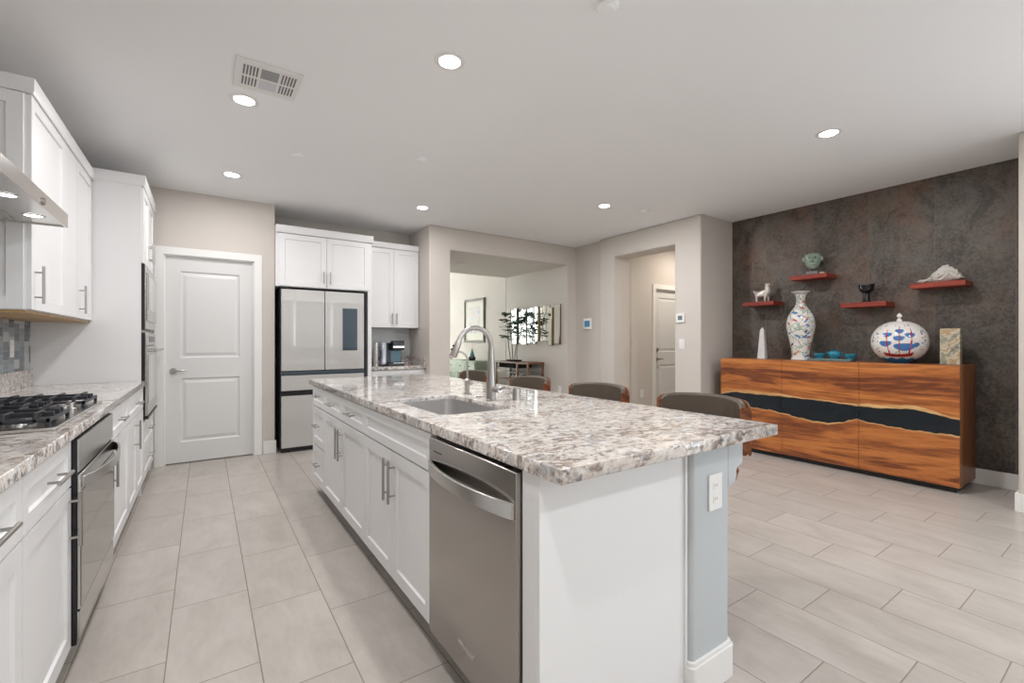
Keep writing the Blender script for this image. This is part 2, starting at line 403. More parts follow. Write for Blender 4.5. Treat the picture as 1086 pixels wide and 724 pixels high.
# wall with the hallway opening, rounded corners
bm = NB()
prism(bm, [(4.80, 0), (4.512, 0), (4.512, 2.446), (3.506, 2.446), (3.506, 0), (3.148, 0), (3.148, ZC), (4.80, ZC)], 0, 4.85, 5.19)
struct('wall_hallway', bm, WALL, 0.014)
sbox('wall_niche_side', (4.868, 3.1475, 0), (8.0, 3.27, ZC), WALL)
bm = NB(); bx(bm, (5.05, 4.60, 0), (5.86, 4.72, ZC)); bx(bm, (6.70, 4.60, 0), (8.0, 4.72, ZC)); bx(bm, (5.86, 4.60, 2.075), (6.70, 4.72, ZC))
struct('wall_hallway_far', bm, WALL)
sbox('wall_hallway_end', (7.9, 3.27, 0), (8.0, 4.6, ZC), WALL)
sbox('wall_accent', (5.53, 0.63, 0), (5.65, 3.148, ZC), RUST)
# right wall in front of the accent niche, with a glazed door nearer than the camera
bm = NB(); prism(bm, [(4.86, 0.63), (5.53, 0.63), (5.53, 0.40), (5.0, 0.40), (5.0, -0.3), (4.86, -0.3)], 2, 0, ZC); bx(bm, (4.86, -3.75, 0), (5.0, -2.6, ZC)); bx(bm, (4.86, -2.6, 2.45), (5.0, -0.3, ZC)); bx(bm, (4.86, -2.6, 0), (5.0, -0.3, 0.2))
struct('wall_right', bm, WALL, 0.012)
bm = NB(); bx(bm, (-1.2, -3.75, 0), (0.1, -3.6, ZC)); bx(bm, (4.3, -3.75, 0), (5.0, -3.6, ZC)); bx(bm, (0.1, -3.75, 2.5), (4.3, -3.6, ZC))
struct('wall_rear', bm, WALL)
def window(name, a, b, axis, cols, rows=1):
    fr = NB(); pn = NB(); t = 0.05
    u0, u1 = a; z0, z1 = b[0], b[1]; p = b[2]
    def B(bm, ua, ub, za, zb, th):
        if axis == 1: bx(bm, (ua, p-th/2, za), (ub, p+th/2, zb))
        else: bx(bm, (p-th/2, ua, za), (p+th/2, ub, zb))
    B(fr, u0, u1, z0, z0+t, 0.07); B(fr, u0, u1, z1-t, z1, 0.07)
    for i in range(cols+1):
        u = u0+(u1-u0)*i/cols; B(fr, max(u0, u-t/2), min(u1, u+t/2), z0, z1, 0.07)
    for j in range(1, rows): zz = z0+(z1-z0)*j/rows; B(fr, u0, u1, zz-t/2, zz+t/2, 0.06)
    f = struct(name, fr, TRIMW); B(pn, u0+t, u1-t, z0+t, z1-t, 0.006); build('pane', pn, PANE, f)
PANE, _t, _b = new_mat('window_glass')
_tr = _t.nodes.new('ShaderNodeBsdfTransparent'); _gl = _t.nodes.new('ShaderNodeBsdfGlossy'); _gl.inputs['Roughness'].default_value = 0.02
_mx = _t.nodes.new('ShaderNodeMixShader'); _mx.inputs[0].default_value = 0.08
_t.links.new(_tr.outputs[0], _mx.inputs[1]); _t.links.new(_gl.outputs[0], _mx.inputs[2]); _t.links.new(_mx.outputs[0], _t.nodes['Material Output'].inputs[0])
window('window_1', (0.1, 4.3), (0.0, 2.5, -3.70), 1, 4)
window('window_2', (-2.6, -0.3), (0.2, 2.45, 4.95), 0, 2)
# living room beyond the passage
sbox('wall_living_right', (4.76, 7.19, 0), (4.9, 11.5, 3.3), LIVING)
bm = NB(); bx(bm, (-1.2, 7.19, 0), (2.55, 7.31, 3.3)); bx(bm, (2.55, 7.19, ZC+0.0), (4.76, 7.22, 3.3))
struct('wall_living_near', bm, LIVING)
sbox('wall_living_left', (-1.3, 7.31, 0), (-1.2, 11.5, 3.3), LIVING)
bm = NB(); bx(bm, (-1.2, 11.4, 0), (-0.7, 11.52, 3.3)); bx(bm, (3.7, 11.4, 0), (4.9, 11.52, 3.3)); bx(bm, (-0.7, 11.4, 3.05), (3.7, 11.52, 3.3)); bx(bm, (-0.7, 11.4, 0), (3.7, 11.52, 0.35)); bx(bm, (-0.7, 11.4, 0.35), (0.7, 11.52, 3.05))
struct('wall_living_far', bm, LIVING)
window('window_3', (0.7, 3.7), (0.35, 3.05, 11.46), 1, 3, 2)
# patio outside
sbox('patio_ground', (-12, -16, -0.2), (20, -3.95, -0.14), flat('patio_concrete', (0.45, 0.42, 0.38), 0.8))
sbox('garden_wall', (-12, -13, -0.14), (18, -12.7, 1.7), flat('garden_block', (0.42, 0.37, 0.32), 0.85))

# baseboards
def basebd(name, a, b, m=TRIMW):
    return sbox(name, a, b, m, 0.004)
basebd('baseboard_accent', (5.514, 0.63, 0), (5.53, 3.14, 0.135))
basebd('baseboard_right', (4.843, -0.3, 0), (4.86, 0.646, 0.135))
basebd('baseboard_niche', (4.8605, 0.63, 0), (5.513, 0.646, 0.135))
basebd('baseboard_pantry', (0.526, DY-0.016, 0), (0.655, DY, 0.14))
basebd('baseboard_passage', (2.40, 5.394, 0), (2.70, 5.41, 0.135))
basebd('baseboard_hallway', (4.834, 3.13, 0), (4.85, 3.506, 0.135))
basebd('baseboard_hallway_far', (5.20, 4.584, 0), (5.80, 4.60, 0.135))
basebd('baseboard_living', (4.744, 7.0, 0), (4.76, 11.3, 0.135))

# pantry door
def panel_door(nm, x0, x1, z1, yf, splits, m):
    """two raised panel door leaf, front face at yf looking towards -y"""
    bm = NB(); th = 0.035
    def R(xa, xb, za, zb, y): return [bm.verts.new(p) for p in ((xa,y,za),(xb,y,za),(xb,y,zb),(xa,y,zb))]
    st = 0.125; z0 = 0.012
    xs = [x0, x0+st, x1-st, x1]; zs = [z0]
    for a, b in splits: zs += [a, b]
    zs.append(z1)
    for i in range(3):
        for j in range(len(zs)-1):
            hole = (i == 1 and j % 2 == 1)
            if not hole:
                bm.faces.new(R(xs[i], xs[i+1], zs[j], zs[j+1], yf))
            else:
                loops = [R(xs[1], xs[2], zs[j], zs[j+1], yf)]
                for ins, dy in ((0.012, 0.012), (0.024, 0.012), (0.05, 0.004)):
                    loops.append(R(xs[1]+ins, xs[2]-ins, zs[j]+ins, zs[j+1]-ins, yf+dy))
                for A, B in zip(loops, loops[1:]):
                    for q in range(4): bm.faces.new([A[q], A[(q+1) % 4], B[(q+1) % 4], B[q]])
                bm.faces.new(loops[-1])
    bx(bm, (x0, yf+0.014, z0), (x1, yf+th, z1)) 
    O = [(x0, z0), (x1, z0), (x1, z1), (x0, z1)]
    for q in range(4):
        (a, b), (c, d) = O[q], O[(q+1) % 4]
        bm.faces.new([bm.verts.new(p) for p in ((a, yf, b), (c, yf, d), (c, yf+0.014, d), (a, yf+0.014, b))])
    bmesh.ops.remove_doubles(bm, verts=bm.verts[:], dist=1e-5)
    o = build(nm, bm, m, None, 0, smooth=False); o['kind'] = 'structure'; return o
def casing(nm, x0, x1, z1, yf, wd=0.075, par=None):
    bm = NB()
    for k, (w0, d) in enumerate(((0.0, 0.012), (0.012, 0.018))):
        pass
    prism(bm, [(x0-wd, 0), (x0-wd, z1+wd), (x1+wd, z1+wd), (x1+wd, 0), (x1, 0), (x1, z1), (x0, z1), (x0, 0)], 1, yf-0.018, yf)
    # inner jamb lining
    bx(bm, (x0-0.001, yf, 0), (x0+0.012, yf+0.11, z1)); bx(bm, (x1-0.012, yf, 0), (x1+0.001, yf+0.11, z1)); bx(bm, (x0, yf, z1-0.012), (x1, yf+0.11, z1+0.001))
    o = build(nm, bm, TRIMW, par, 0.003)
    if not par: o['kind'] = 'structure'
    return o
def lever(par, x, z, yf, dirx=1, m=NICKEL):
    bm = NB(); cyl(bm, (x, yf, z), (x, yf-0.012, z), 0.03, 24); cyl(bm, (x, yf-0.012, z), (x, yf-0.045, z), 0.011, 14)
    tube(bm, [(x, yf-0.045, z), (x+dirx*0.03, yf-0.05, z+0.004), (x+dirx*0.07, yf-0.048, z+0.006), (x+dirx*0.115, yf-0.045, z)], [0.011, 0.010, 0.008, 0.006], 12)
    return build('door_handle', bm, m, par)
d1 = panel_door('door_1', -0.328, 0.436, 2.085, DY+0.03, [(0.215, 0.86), (1.065, 1.94)], DOORW)
lever(d1, -0.258, 0.935, DY+0.03, 1)
bm = NB()
for zz in (0.3, 1.05, 1.8): cyl(bm, (0.44, DY+0.026, zz-0.045), (0.44, DY+0.026, zz+0.045), 0.007, 10)
build('hinge', bm, NICKEL, d1)
casing('trim_1', -0.333, 0.441, 2.092, DY)
d2 = panel_door('door_2', 5.875, 6.68, 2.055, 4.63, [(0.215, 0.86), (1.065, 1.93)], DOORW)
lever(d2, 5.945, 0.95, 4.63, 1)
bm = NB(); cyl(bm, (5.945, 4.63, 1.10), (5.945, 4.612, 1.10), 0.03, 20); build('deadbolt', bm, NICKEL, d2)
casing('trim_2', 5.872, 6.685, 2.06, 4.60, 0.07)

# ------------------------------------------------------------------ recessed lamps, detectors, vent
BULB = emit('lamp_diffuser', (1.0, 0.94, 0.86), LAMP_EMIT)
def downlight(x, y, z, label, power=None, group='recessed ceiling lights', col=(0.985, 0.970, 0.975)):
    t = thing('recessed_light', label, 'ceiling light', (x, y, z), 0, group)
    bm = NB(); lathe(bm, [(0.057, 0.0), (0.058, -0.005), (0.080, -0.003), (0.083, 0.0)], seg=40); build('trim_ring', bm, TRIMW, t)
    bm = NB(); lathe(bm, [(0.0, -0.003), (0.057, -0.003)], seg=40); build('diffuser', bm, BULB, t)
    l = bpy.data.lights.new('recessed_lamp', 'AREA'); l.shape = 'DISK'; l.size = 0.108; l.energy = LAMP_W if power is None else power
    l.color = col; o = bpy.data.objects.new('recessed_lamp', l); COL.objects.link(o); o.location = (0, 0, -0.008); o.parent = t
    return t
for x, y, lb in ((1.092, 2.197, 'lit recessed ceiling light above the middle of the island, largest in view'),
                 (0.205, 3.273, 'lit recessed ceiling light just beside the ceiling vent'),
                 (0.204, 4.797, 'lit recessed ceiling light in front of the pantry door'),
                 (2.029, 4.769, 'lit recessed ceiling light in front of the coffee nook cabinets'),
                 (3.673, 3.562, 'lit recessed ceiling light in front of the hallway opening'),
                 (3.737, 1.405, 'lit recessed ceiling light in front of the dark accent wall')):
    downlight(x, y, ZC, lb, LAMP_W*{0.204: 0.6, 2.029: 0.6, 3.673: 1.35, 3.737: 1.1}.get(x, 1.0))
for x, y in ((1.1, -0.9), (3.7, -1.0), (0.1, 0.4)):
    downlight(x, y, ZC, 'recessed ceiling light in the part of the room behind the camera', group='recessed lights behind the camera')
downlight(6.3, 3.95, ZC, 'recessed ceiling light inside the hallway', 15, group='hallway ceiling light', col=(1.0, 0.90, 0.78))
def detector(x, y, z, r, label, nm='smoke_detector', cat='smoke detector'):
    bm = NB(); lathe(bm, [(0, -0.022), (r*0.55, -0.022), (r*0.6, -0.018), (r*0.9, -0.014), (r, -0.006), (r, 0)], seg=32)
    o = build(nm, bm, CEIL); o.location = (x, y, z); tag(o, label, cat); return o
detector(0.624, 3.987, ZC, 0.045, 'small white round ceiling cover beyond the vent, left of the other one', 'ceiling_cover', 'ceiling cover')
detector(1.487, 3.513, ZC, 0.05, 'white round smoke detector on the ceiling over the far half of the island')
detector(4.191, 3.427, ZC, 0.055, 'white round smoke detector on the ceiling near the hallway opening')
detector(3.30, 6.25, 2.446, 0.055, 'small round detector on the lower ceiling of the passage opening')
detector(1.494, 1.43, ZC, 0.05, 'white round ceiling cover at the very top edge of the view', 'ceiling_cover', 'ceiling cover')
t = thing('ceiling_vent', 'white rectangular ceiling air vent with louvre slots', 'air vent', (0.30, 2.945, ZC))
bm = NB(); bx(bm, (-0.165, -0.165, -0.008), (0.165, 0.165, 0)); build('frame', bm, TRIMW, t, 0.003)
SLOT = flat('vent_slot_grey', (0.16, 0.16, 0.16), 0.6); VMID = flat('vent_grey', (0.30, 0.30, 0.30), 0.5)
for k in (0, 1):
    for half in (-1, 1):
        for i in range(5):
            x = (-0.125 if k == 0 else 0.065)+i*0.016
            boxobj('slot', (x, 0.012 if half > 0 else -0.115, -0.0095), (x+0.008, 0.105 if half > 0 else -0.012, -0.0078), SLOT, t)
boxobj('grille', (-0.038, 0.01-0.125, -0.0095), (0.05, -0.012, -0.0078), VMID, t)
boxobj('damper', (-0.038, 0.012, -0.0095), (0.05, 0.11, -0.0078), flat('vent_light', (0.62, 0.62, 0.66), 0.4), t)

# ------------------------------------------------------------------ island
FX = 0.755      # body plane, fronts reach FX-0.02
def island_unit(y_far, y_near, label):
    return thing('base_cabinet', label, 'cabinet', (FX, y_far, 0), -PI/2), y_far-y_near
ZB, ZT = 0.105, 0.872
r, wd = island_unit(3.985, 3.555, 'narrow white island cabinet with three drawers at the end near the refrigerator')
carcass(r, 0, wd, 0, ZT, 0.58, ZB)
for a, b in ((0.715, 0.868), (0.41, 0.71), (0.108, 0.405)): front('drawer', r, 0, wd, a, b, (wd/2, (a+b)/2+0.01, 'h'), 0.14)
r, wd = island_unit(3.555, 2.535, 'white island cabinet with two small drawers over a pair of doors')
carcass(r, 0, wd, 0, ZT, 0.58, ZB)
front('drawer', r, 0, 0.5*wd, 0.715, 0.868, (0.25*wd, 0.79, 'h'), 0.16); front('drawer', r, 0.5*wd, wd, 0.715, 0.868, (0.75*wd, 0.79, 'h'), 0.16)
front('door', r, 0, 0.5*wd, 0.108, 0.71, (0.5*wd-0.035, 0.565, 'v'), 0.20); front('door', r, 0.5*wd, wd, 0.108, 0.71, (0.5*wd+0.035, 0.565, 'v'), 0.20)
r, wd = island_unit(2.535, 1.64, 'white island sink cabinet with a wide false front over double doors, beside the dishwasher')
carcass(r, 0, wd, 0, ZT, 0.58, ZB)
for ch in list(r.children):
    if ch.name.startswith('body'):   # open box around the sink bowl
        bm = NB()
        for a, b in (((0.0008, 0, ZB), (0.018, 0.58, ZT)), ((wd-0.018, 0, ZB), (wd-0.0008, 0.58, ZT)), ((0.018, 0, ZB), (wd-0.018, 0.015, ZT)), ((0.018, 0.565, ZB), (wd-0.018, 0.58, ZT)), ((0.018, 0.015, ZB), (wd-0.018, 0.565, ZB+0.018))): bx(bm, a, b)
        bm.to_mesh(ch.data); bm.free()
front('false_front', r, 0, wd, 0.715, 0.868)
front('door', r, 0, 0.5*wd, 0.108, 0.71, (0.5*wd-0.035, 0.575, 'v'), 0.20); front('door', r, 0.5*wd, wd, 0.108, 0.71, (0.5*wd+0.035, 0.575, 'v'), 0.20)

# dishwasher
r = thing('dishwasher', 'stainless steel dishwasher with a curved bar handle at the near end of the island', 'dishwasher', (FX, 1.628, 0), -PI/2)
DWW = 0.598
boxobj('body', (0.004, 0.0, 0.10), (DWW-0.004, 0.57, 0.868), DARKG, r)
bm = NB(); prism(bm, rrect(0.002, 0.112, DWW-0.002, 0.862, 0.006, 3), 1, -0.036, -0.004); build('door', bm, DWSTEEL, r, 0.004)
boxobj('door_edge', (0.004, -0.0035, 0.115), (DWW-0.004, 0.0, 0.866), BLACK, r)
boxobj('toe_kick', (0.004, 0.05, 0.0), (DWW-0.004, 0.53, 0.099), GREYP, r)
bm = NB(); n = 22; L = 0.575
for i in range(n):
    u0, u1 = i/n, (i+1)/n
    def hp(u):
        x = 0.012+L*u; s = math.sin(PI*u)
        return x, -0.042-0.040*s**0.7, 0.752+0.0*s
    (xa, ya, za), (xb, yb, zb) = hp(u0), hp(u1)
    h = 0.022
    ha = lambda u: 0.024-0.002*math.sin(PI*u)
    A, B = ha(u0), ha(u1)
    q = [bm.verts.new(p) for p in ((xa, ya, za-A), (xb, yb, zb-B), (xb, yb, zb+B), (xa, ya, za+A), (xa, ya+0.012, za-A), (xb, yb+0.012, zb-B), (xb, yb+0.012, zb+B), (xa, ya+0.012, za+A))]
    for f in ((0, 1, 2, 3), (5, 4, 7, 6), (3, 2, 6, 7), (1, 0, 4, 5)): bm.faces.new([q[k] for k in f])
bmesh.ops.remove_doubles(bm, verts=bm.verts[:], dist=1e-5); cap_ends(bm)
bx(bm, (0.012, -0.044, 0.730), (0.03, -0.034, 0.774)); bx(bm, (L-0.008, -0.044, 0.730), (L+0.010, -0.034, 0.774))
build('handle', bm, STEEL, r, 0.002)
boxobj('vent_slot', (0.045, -0.0368, 0.812), (0.115, -0.0355, 0.817), BLACK, r)
def text(nm, body, size, loc, rot, m, par, ext=0.0006, align='CENTER', shear=0.0):
    c = bpy.data.curves.new(nm, 'FONT'); c.body = body; c.size = size; c.extrude = ext; c.align_x = align; c.align_y = 'CENTER'; c.shear = shear
    t_ = bpy.data.objects.new('tmp', c); COL.objects.link(t_)
    me = bpy.data.meshes.new_from_object(t_.evaluated_get(bpy.context.evaluated_depsgraph_get()))
    bpy.data.objects.remove(t_); me.materials.clear(); me.materials.append(m); me.name = nm
    o = bpy.data.objects.new(nm, me); COL.objects.link(o); o.parent = par; o.location = loc; o.rotation_euler = rot; return o
text('brand_mark', 'Whirlpool', 0.026, (0.30, -0.0368, 0.205), (PI/2, 0, 0), flat('brand_silver', (0.75, 0.73, 0.7), 0.25, 0.6), r, shear=0.25)

# end panel + filler strip of the island
r = thing('end_panel', 'plain white end panel closing the near end of the island beside the dishwasher', 'cabinet panel', (0, 0, 0))
boxobj('panel', (0.735, 0.948, 0.0), (1.373, 0.966, 0.872), PANELW, r, 0.0015)
boxobj('filler_strip', (0.735, 0.966, 0.0), (0.755, 1.026, 0.872), PANELW, r, 0.001)
boxobj('edge_bead', (1.361, 0.940, 0.0), (1.373, 0.948, 0.872), PANELW, r, 0.001)
# pony wall behind the island carrying the overhang
r = thing('island_wall', 'painted half wall with rounded corners and scalloped brackets carrying the bar overhang', 'half wall', (0, 0, 0))
bm = NB(); prism(bm, rrect(1.375, 0.925, 1.606, 4.0, 0.018, 4), 2, 0.0, 0.873); build('wall_body', bm, PONY, r)
prof = [(1.60, 0.873), (1.706, 0.873), (1.706, 0.775), (1.700, 0.764), (1.685, 0.758), (1.668, 0.752), (1.662, 0.742), (1.661, 0.722), (1.655, 0.705), (1.640, 0.694), (1.622, 0.690), (1.612, 0.682), (1.60, 0.67)]
for yy in (0.928, 2.35, 3.85):
    bm = NB(); prism(bm, prof, 1, yy, yy+0.09); build('bracket', bm, PONY, r, 0.006)
bm = NB(); prism(bm, rrect(1.362, 0.912, 1.619, 4.01, 0.018, 4), 2, 0.0, 0.118); prism(bm, rrect(1.368, 0.918, 1.613, 4.005, 0.018, 4), 2, 0.118, 0.132)
build('base_trim', bm, TRIMW, r, 0.002)
def outlet(nm, label, loc, rz, switch=False, group=None, wdt=0.070, hgt=0.115):
    t = thing(nm, label, 'light switch' if switch else 'power outlet', loc, rz, group)
    bm = NB(); prism(bm, rrect(-wdt/2, -hgt/2, wdt/2, hgt/2, 0.004, 3), 1, -0.006, 0); build('plate', bm, PLAST, t, 0.0015)
    if switch:
        boxobj('rocker', (-0.017, -0.010, -0.033), (0.017, -0.006, 0.033), PLAST, t, 0.001)
    else:
        for zz in (-0.024, 0.024):
            bm = NB(); prism(bm, rrect(-0.016, zz-0.014, 0.016, zz+0.014, 0.006, 3), 1, -0.0075, -0.006); s = build('socket', bm, PLAST, t)
            for xx in (-0.006, 0.006): boxobj('slot', (xx-0.001, -0.0078, zz-0.003), (xx+0.001, -0.0074, zz+0.006), DARKG, s)
    return t
outlet('power_outlet', 'white double power outlet on the end of the island half wall', (1.508, 0.925, 0.693), 0, wdt=0.08, hgt=0.128)

# countertop with undermount sink cut-out
ct = slab('island_countertop', [(0.722, 0.848), (1.802, 0.848), (1.802, 4.08), (0.722, 4.08)], [rrect(0.838, 1.752, 1.212, 2.395, 0.055, 6)], 0.875, 0.915, 0.003, GRANITE)
tag(ct, 'speckled granite countertop covering the kitchen island', 'countertop')
def basin():
    bm = NB(); loops = []
    for z, ins, rr in ((0.8935, -0.0005, 0.055), (0.8935, 0.006, 0.052), (0.70, 0.006, 0.06), (0.672, 0.03, 0.05), (0.668, 0.13, 0.03)):
        loops.append([bm.verts.new((x, y, z)) for x, y in rrect(0.842+ins, 1.756+ins, 1.208-ins, 2.391-ins, rr, 6)])
    for A, B in zip(loops, loops[1:]):
        for i in range(len(A)): j = (i+1) % len(A); bm.faces.new([A[i], A[j], B[j], B[i]])
    bm.faces.new(loops[-1]); return bm
r = thing('kitchen_sink', 'stainless steel undermount sink set into the granite island', 'sink', (0, 0, 0))
o = build('basin', basin(), SINKST, r); m_ = o.modifiers.new('thick', 'SOLIDIFY'); m_.thickness = 0.0015; m_.offset = -1
bm = NB(); lathe(bm, [(0, 0.004), (0.02, 0.004), (0.03, 0.006), (0.045, 0.003), (0.045, 0.0)], (1.03, 2.07, 0.668), 28); build('drain', bm, CHROME, r)
# main faucet
bxx, byy, bz = 1.262, 2.05, 0.915
r = thing('kitchen_faucet', 'tall brushed nickel gooseneck faucet with pull-down spray head behind the sink', 'faucet', (bxx, byy, bz))
bm = NB(); lathe(bm, [(0.0, 0.0), (0.029, 0.0), (0.029, 0.006), (0.026, 0.009), (0.026, 0.085), (0.0235, 0.10), (0.0155, 0.26), (0.0145, 0.28)], seg=28); build('base', bm, NICKEL, r)
bm = NB(); R_ = 0.098; zc = 0.288
pts = [(0, 0, 0.265), (0, 0, zc)]+[(-R_+R_*math.cos(a), 0, zc+R_*math.sin(a)) for a in [math.radians(q) for q in range(8, 166, 8)]]
tube(bm, pts, 0.0132, 16); build('spout', bm, NICKEL, r)
e1 = Vector(pts[-1]); dr = (e1-Vector(pts[-2])).normalized()
bm = NB(); tube(bm, [e1, e1+dr*0.012, e1+dr*0.03, e1+dr*0.085, e1+dr*0.092], [0.0150, 0.0165, 0.017, 0.0205, 0.018], 18); hd = build('spray_head', bm, NICKEL, r)
bm = NB()
for q in (0.035, 0.055):
    c = e1+dr*q+Vector((-0.016, 0, 0.004)); lathe(bm, [(0, -0.006), (0.007, -0.004), (0.007, 0.004), (0, 0.006)], tuple(c), 12)
build('spray_button', bm, BLACK, hd)
bm = NB(); cyl(bm, (0, 0.0, 0.062), (0.012, -0.055, 0.062), 0.015, 18); cyl(bm, (0.012, -0.055, 0.062), (0.014, -0.068, 0.064), 0.017, 18)
tube(bm, [(0.014, -0.064, 0.064), (0.016, -0.10, 0.075), (0.018, -0.12, 0.082)], [0.007, 0.006, 0.005], 10); build('lever', bm, NICKEL, r)
# filtered water tap
r = thing('filter_faucet', 'small slender brushed nickel drinking water tap beside the tall faucet', 'faucet', (1.300, 2.38, 0.915))
bm = NB(); lathe(bm, [(0, 0), (0.024, 0), (0.024, 0.006), (0.014, 0.012), (0.014, 0.05), (0.017, 0.055), (0.017, 0.085), (0.008, 0.095), (0.006, 0.10)], seg=22); build('base', bm, NICKEL, r)
bm = NB(); pts = [(0, 0, 0.09), (0, 0, 0.20)]+[(-0.052+0.052*math.cos(math.radians(q)), 0, 0.20+0.052*math.sin(math.radians(q))) for q in range(15, 150, 15)]
tube(bm, pts, 0.0058, 12); e2 = Vector(pts[-1]); d2_ = (e2-Vector(pts[-2])).normalized(); tube(bm, [e2, e2+d2_*0.03], 0.009, 12); build('spout', bm, NICKEL, r)
bm = NB(); cyl(bm, (0, 0, 0.07), (0.0, -0.045, 0.07), 0.006, 12); cyl(bm, (0, -0.035, 0.07), (0, -0.052, 0.07), 0.011, 14); build('lever', bm, NICKEL, r)
o = NB(); lathe(o, [(0, 0), (0.023, 0), (0.023, 0.004), (0.021, 0.008), (0.021, 0.055), (0.019, 0.062), (0.0, 0.064)], seg=26)
tag(build('air_gap', o, NICKEL), 'short brushed nickel cylinder standing on the granite to the right of the faucet', 'sink fitting').location = (1.385, 1.99, 0.915)
o = NB(); lathe(o, [(0, 0), (0.026, 0), (0.026, 0.003), (0.018, 0.006), (0.016, 0.004), (0.0, 0.004)], seg=26)
tag(build('sink_button', o, NICKEL), 'flat round nickel button on the granite between the two taps', 'sink fitting').location = (1.283, 2.225, 0.915)

# ------------------------------------------------------------------ left run
LX = -0.425     # body plane; fronts reach LX+0.02
def left_unit(y0, y1, label, nm='base_cabinet', cat='cabinet', z=0, x=LX):
    return thing(nm, label, cat, (x, y0, z), PI/2), y1-y0
r, wd = left_unit(0.75, 1.745, 'white base cabinet with drawers nearest the camera on the left')
carcass(r, 0, wd, 0, ZT, 0.58, ZB)
front('drawer', r, 0, wd/2, 0.70, 0.868, (wd*0.25, 0.785, 'h'), 0.16); front('drawer', r, wd/2, wd, 0.70, 0.868, (wd*0.75, 0.785, 'h'), 0.18)
front('door', r, 0, wd/2, 0.108, 0.695, (wd/2-0.04, 0.57, 'v')); front('door', r, wd/2, wd, 0.108, 0.695, (wd/2+0.04, 0.57, 'v'))
r, wd = left_unit(1.745, 2.28, 'white base cabinet with one drawer and one door, left of the under-counter oven')
carcass(r, 0, wd, 0, ZT, 0.58, ZB)
front('drawer', r, 0, wd, 0.70, 0.868, (wd*0.55, 0.785, 'h'), 0.17); front('door', r, 0, wd, 0.108, 0.695, (wd-0.035, 0.585, 'v'), 0.20)
r, wd = left_unit(3.04, 3.80, 'white base cabinet with drawer and door just beyond the under-counter oven')
carcass(r, 0, wd, 0, ZT, 0.58, ZB)
front('drawer', r, 0, wd, 0.70, 0.868, (wd*0.5, 0.785, 'h'), 0.16); front('door', r, 0, wd, 0.108, 0.695, (0.05, 0.575, 'v'), 0.20)
r, wd = left_unit(3.80, 4.633, 'white base cabinet with drawer and door next to the tall oven cabinet')
carcass(r, 0, wd, 0, ZT, 0.58, ZB)
front('drawer', r, 0, wd, 0.70, 0.868, (wd*0.5, 0.785, 'h'), 0.16); front('door', r, 0, wd/2, 0.108, 0.695, (0.29, 0.575, 'v'), 0.20); front('door', r, wd/2, wd, 0.108, 0.695)
# under-counter oven
r, wd = left_unit(2.285, 3.035, 'stainless under-counter oven with mirror glass door and curved bar handle below the cooktop', 'wall_oven', 'oven')
boxobj('body', (0.004, -0.034, 0.105), (wd-0.004, 0.56, 0.868), BLACK, r)
boxobj('control_panel', (0.004, -0.040, 0.745), (wd-0.003, -0.0345, 0.866), STEEL, r, 0.001)
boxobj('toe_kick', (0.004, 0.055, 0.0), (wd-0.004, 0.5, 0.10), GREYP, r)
bm = NB(); bx(bm, (0.004, -0.044, 0.235), (wd-0.003, -0.0345, 0.735)); d = build('door', bm, STEEL, r, 0.002)
boxobj('glass', (0.008, -0.0465, 0.245), (wd-0.007, -0.0445, 0.672), OVENGL, d)
boxobj('lower_panel', (0.004, -0.042, 0.128), (wd-0.003, -0.0345, 0.228), STEEL, r, 0.001)
def arc_handle(par, x0, x1, z, y0, bow, m, hh=0.014, n=20, th=0.010):
    bm = NB(); prev = None
    for i in range(n+1):
        u = i/n; x = x0+(x1-x0)*u; y = y0-bow*math.sin(PI*u)**0.6
        ring = [bm.verts.new(p) for p in ((x, y, z-hh), (x, y, z+hh), (x, y+th, z+hh), (x, y+th, z-hh))]
        if prev:
            for k in range(4): bm.faces.new([prev[k], ring[k], ring[(k+1) % 4], prev[(k+1) % 4]])
        prev = ring
    cap_ends(bm); return build('handle', bm, m, par, 0.002)
arc_handle(d, 0.02, wd-0.02, 0.705, -0.052, 0.050, STEEL, 0.021)
# countertop and upstand
slab_l = slab('left_countertop', [(-1.043, 0.72), (-0.392, 0.72), (-0.392, 4.632), (-1.043, 4.632)], [], 0.875, 0.915, 0.003, GRANITE)
slab_l.name = 'granite_countertop'; tag(slab_l, 'long speckled granite countertop along the left wall under the cooktop', 'countertop')
o = boxobj('granite_upstand', (-1.043, 0.72, 0.9152), (-1.022, 4.632, 1.032), GRANITE, None, 0.002); tag(o, 'low granite upstand at the back of the left countertop', 'backsplash')
o = boxobj('mosaic_backsplash', (-1.044, 0.72, 1.0325), (-1.036, 4.632, 1.38), MOSAIC); tag(o, 'blue and grey glass mosaic backsplash on the left wall', 'backsplash')
outlet('power_outlet', 'white outlet plate on the blue mosaic backsplash', (-1.036, 4.24, 1.185), PI/2)

# cooktop
r = thing('gas_cooktop', 'stainless gas cooktop with black cast iron grates on the left counter', 'cooktop', (0, 0, 0.915))
CX0, CX1, CY0, CY1 = -0.935, -0.432, 2.225, 3.10
bm = NB(); prism(bm, rrect(CX0, CY0, CX1, CY1, 0.012, 4), 2, 0.0003, 0.012); build('pan', bm, STEEL, r, 0.003)
def burner(x, y, rr):
    bm = NB(); lathe(bm, [(rr*1.15, 0.0123), (rr*1.1, 0.02), (rr*0.95, 0.024), (rr*0.9, 0.022)], (x, y, 0), 24); lathe(bm, [(rr*0.9, 0.022), (rr*0.92, 0.030), (rr*0.8, 0.035), (0, 0.036)], (x, y, 0), 24, mi=1)
    build('burner', bm, [STEEL, IRON], r)
YS = [(2.237, 2.522), (2.527, 2.797), (2.802, 3.088)]
for x, y, rr in ((-0.80, 2.38, 0.032), (-0.56, 2.38, 0.042), (-0.74, 2.66, 0.055), (-0.80, 2.945, 0.042), (-0.56, 2.945, 0.032)): burner(x, y, rr)
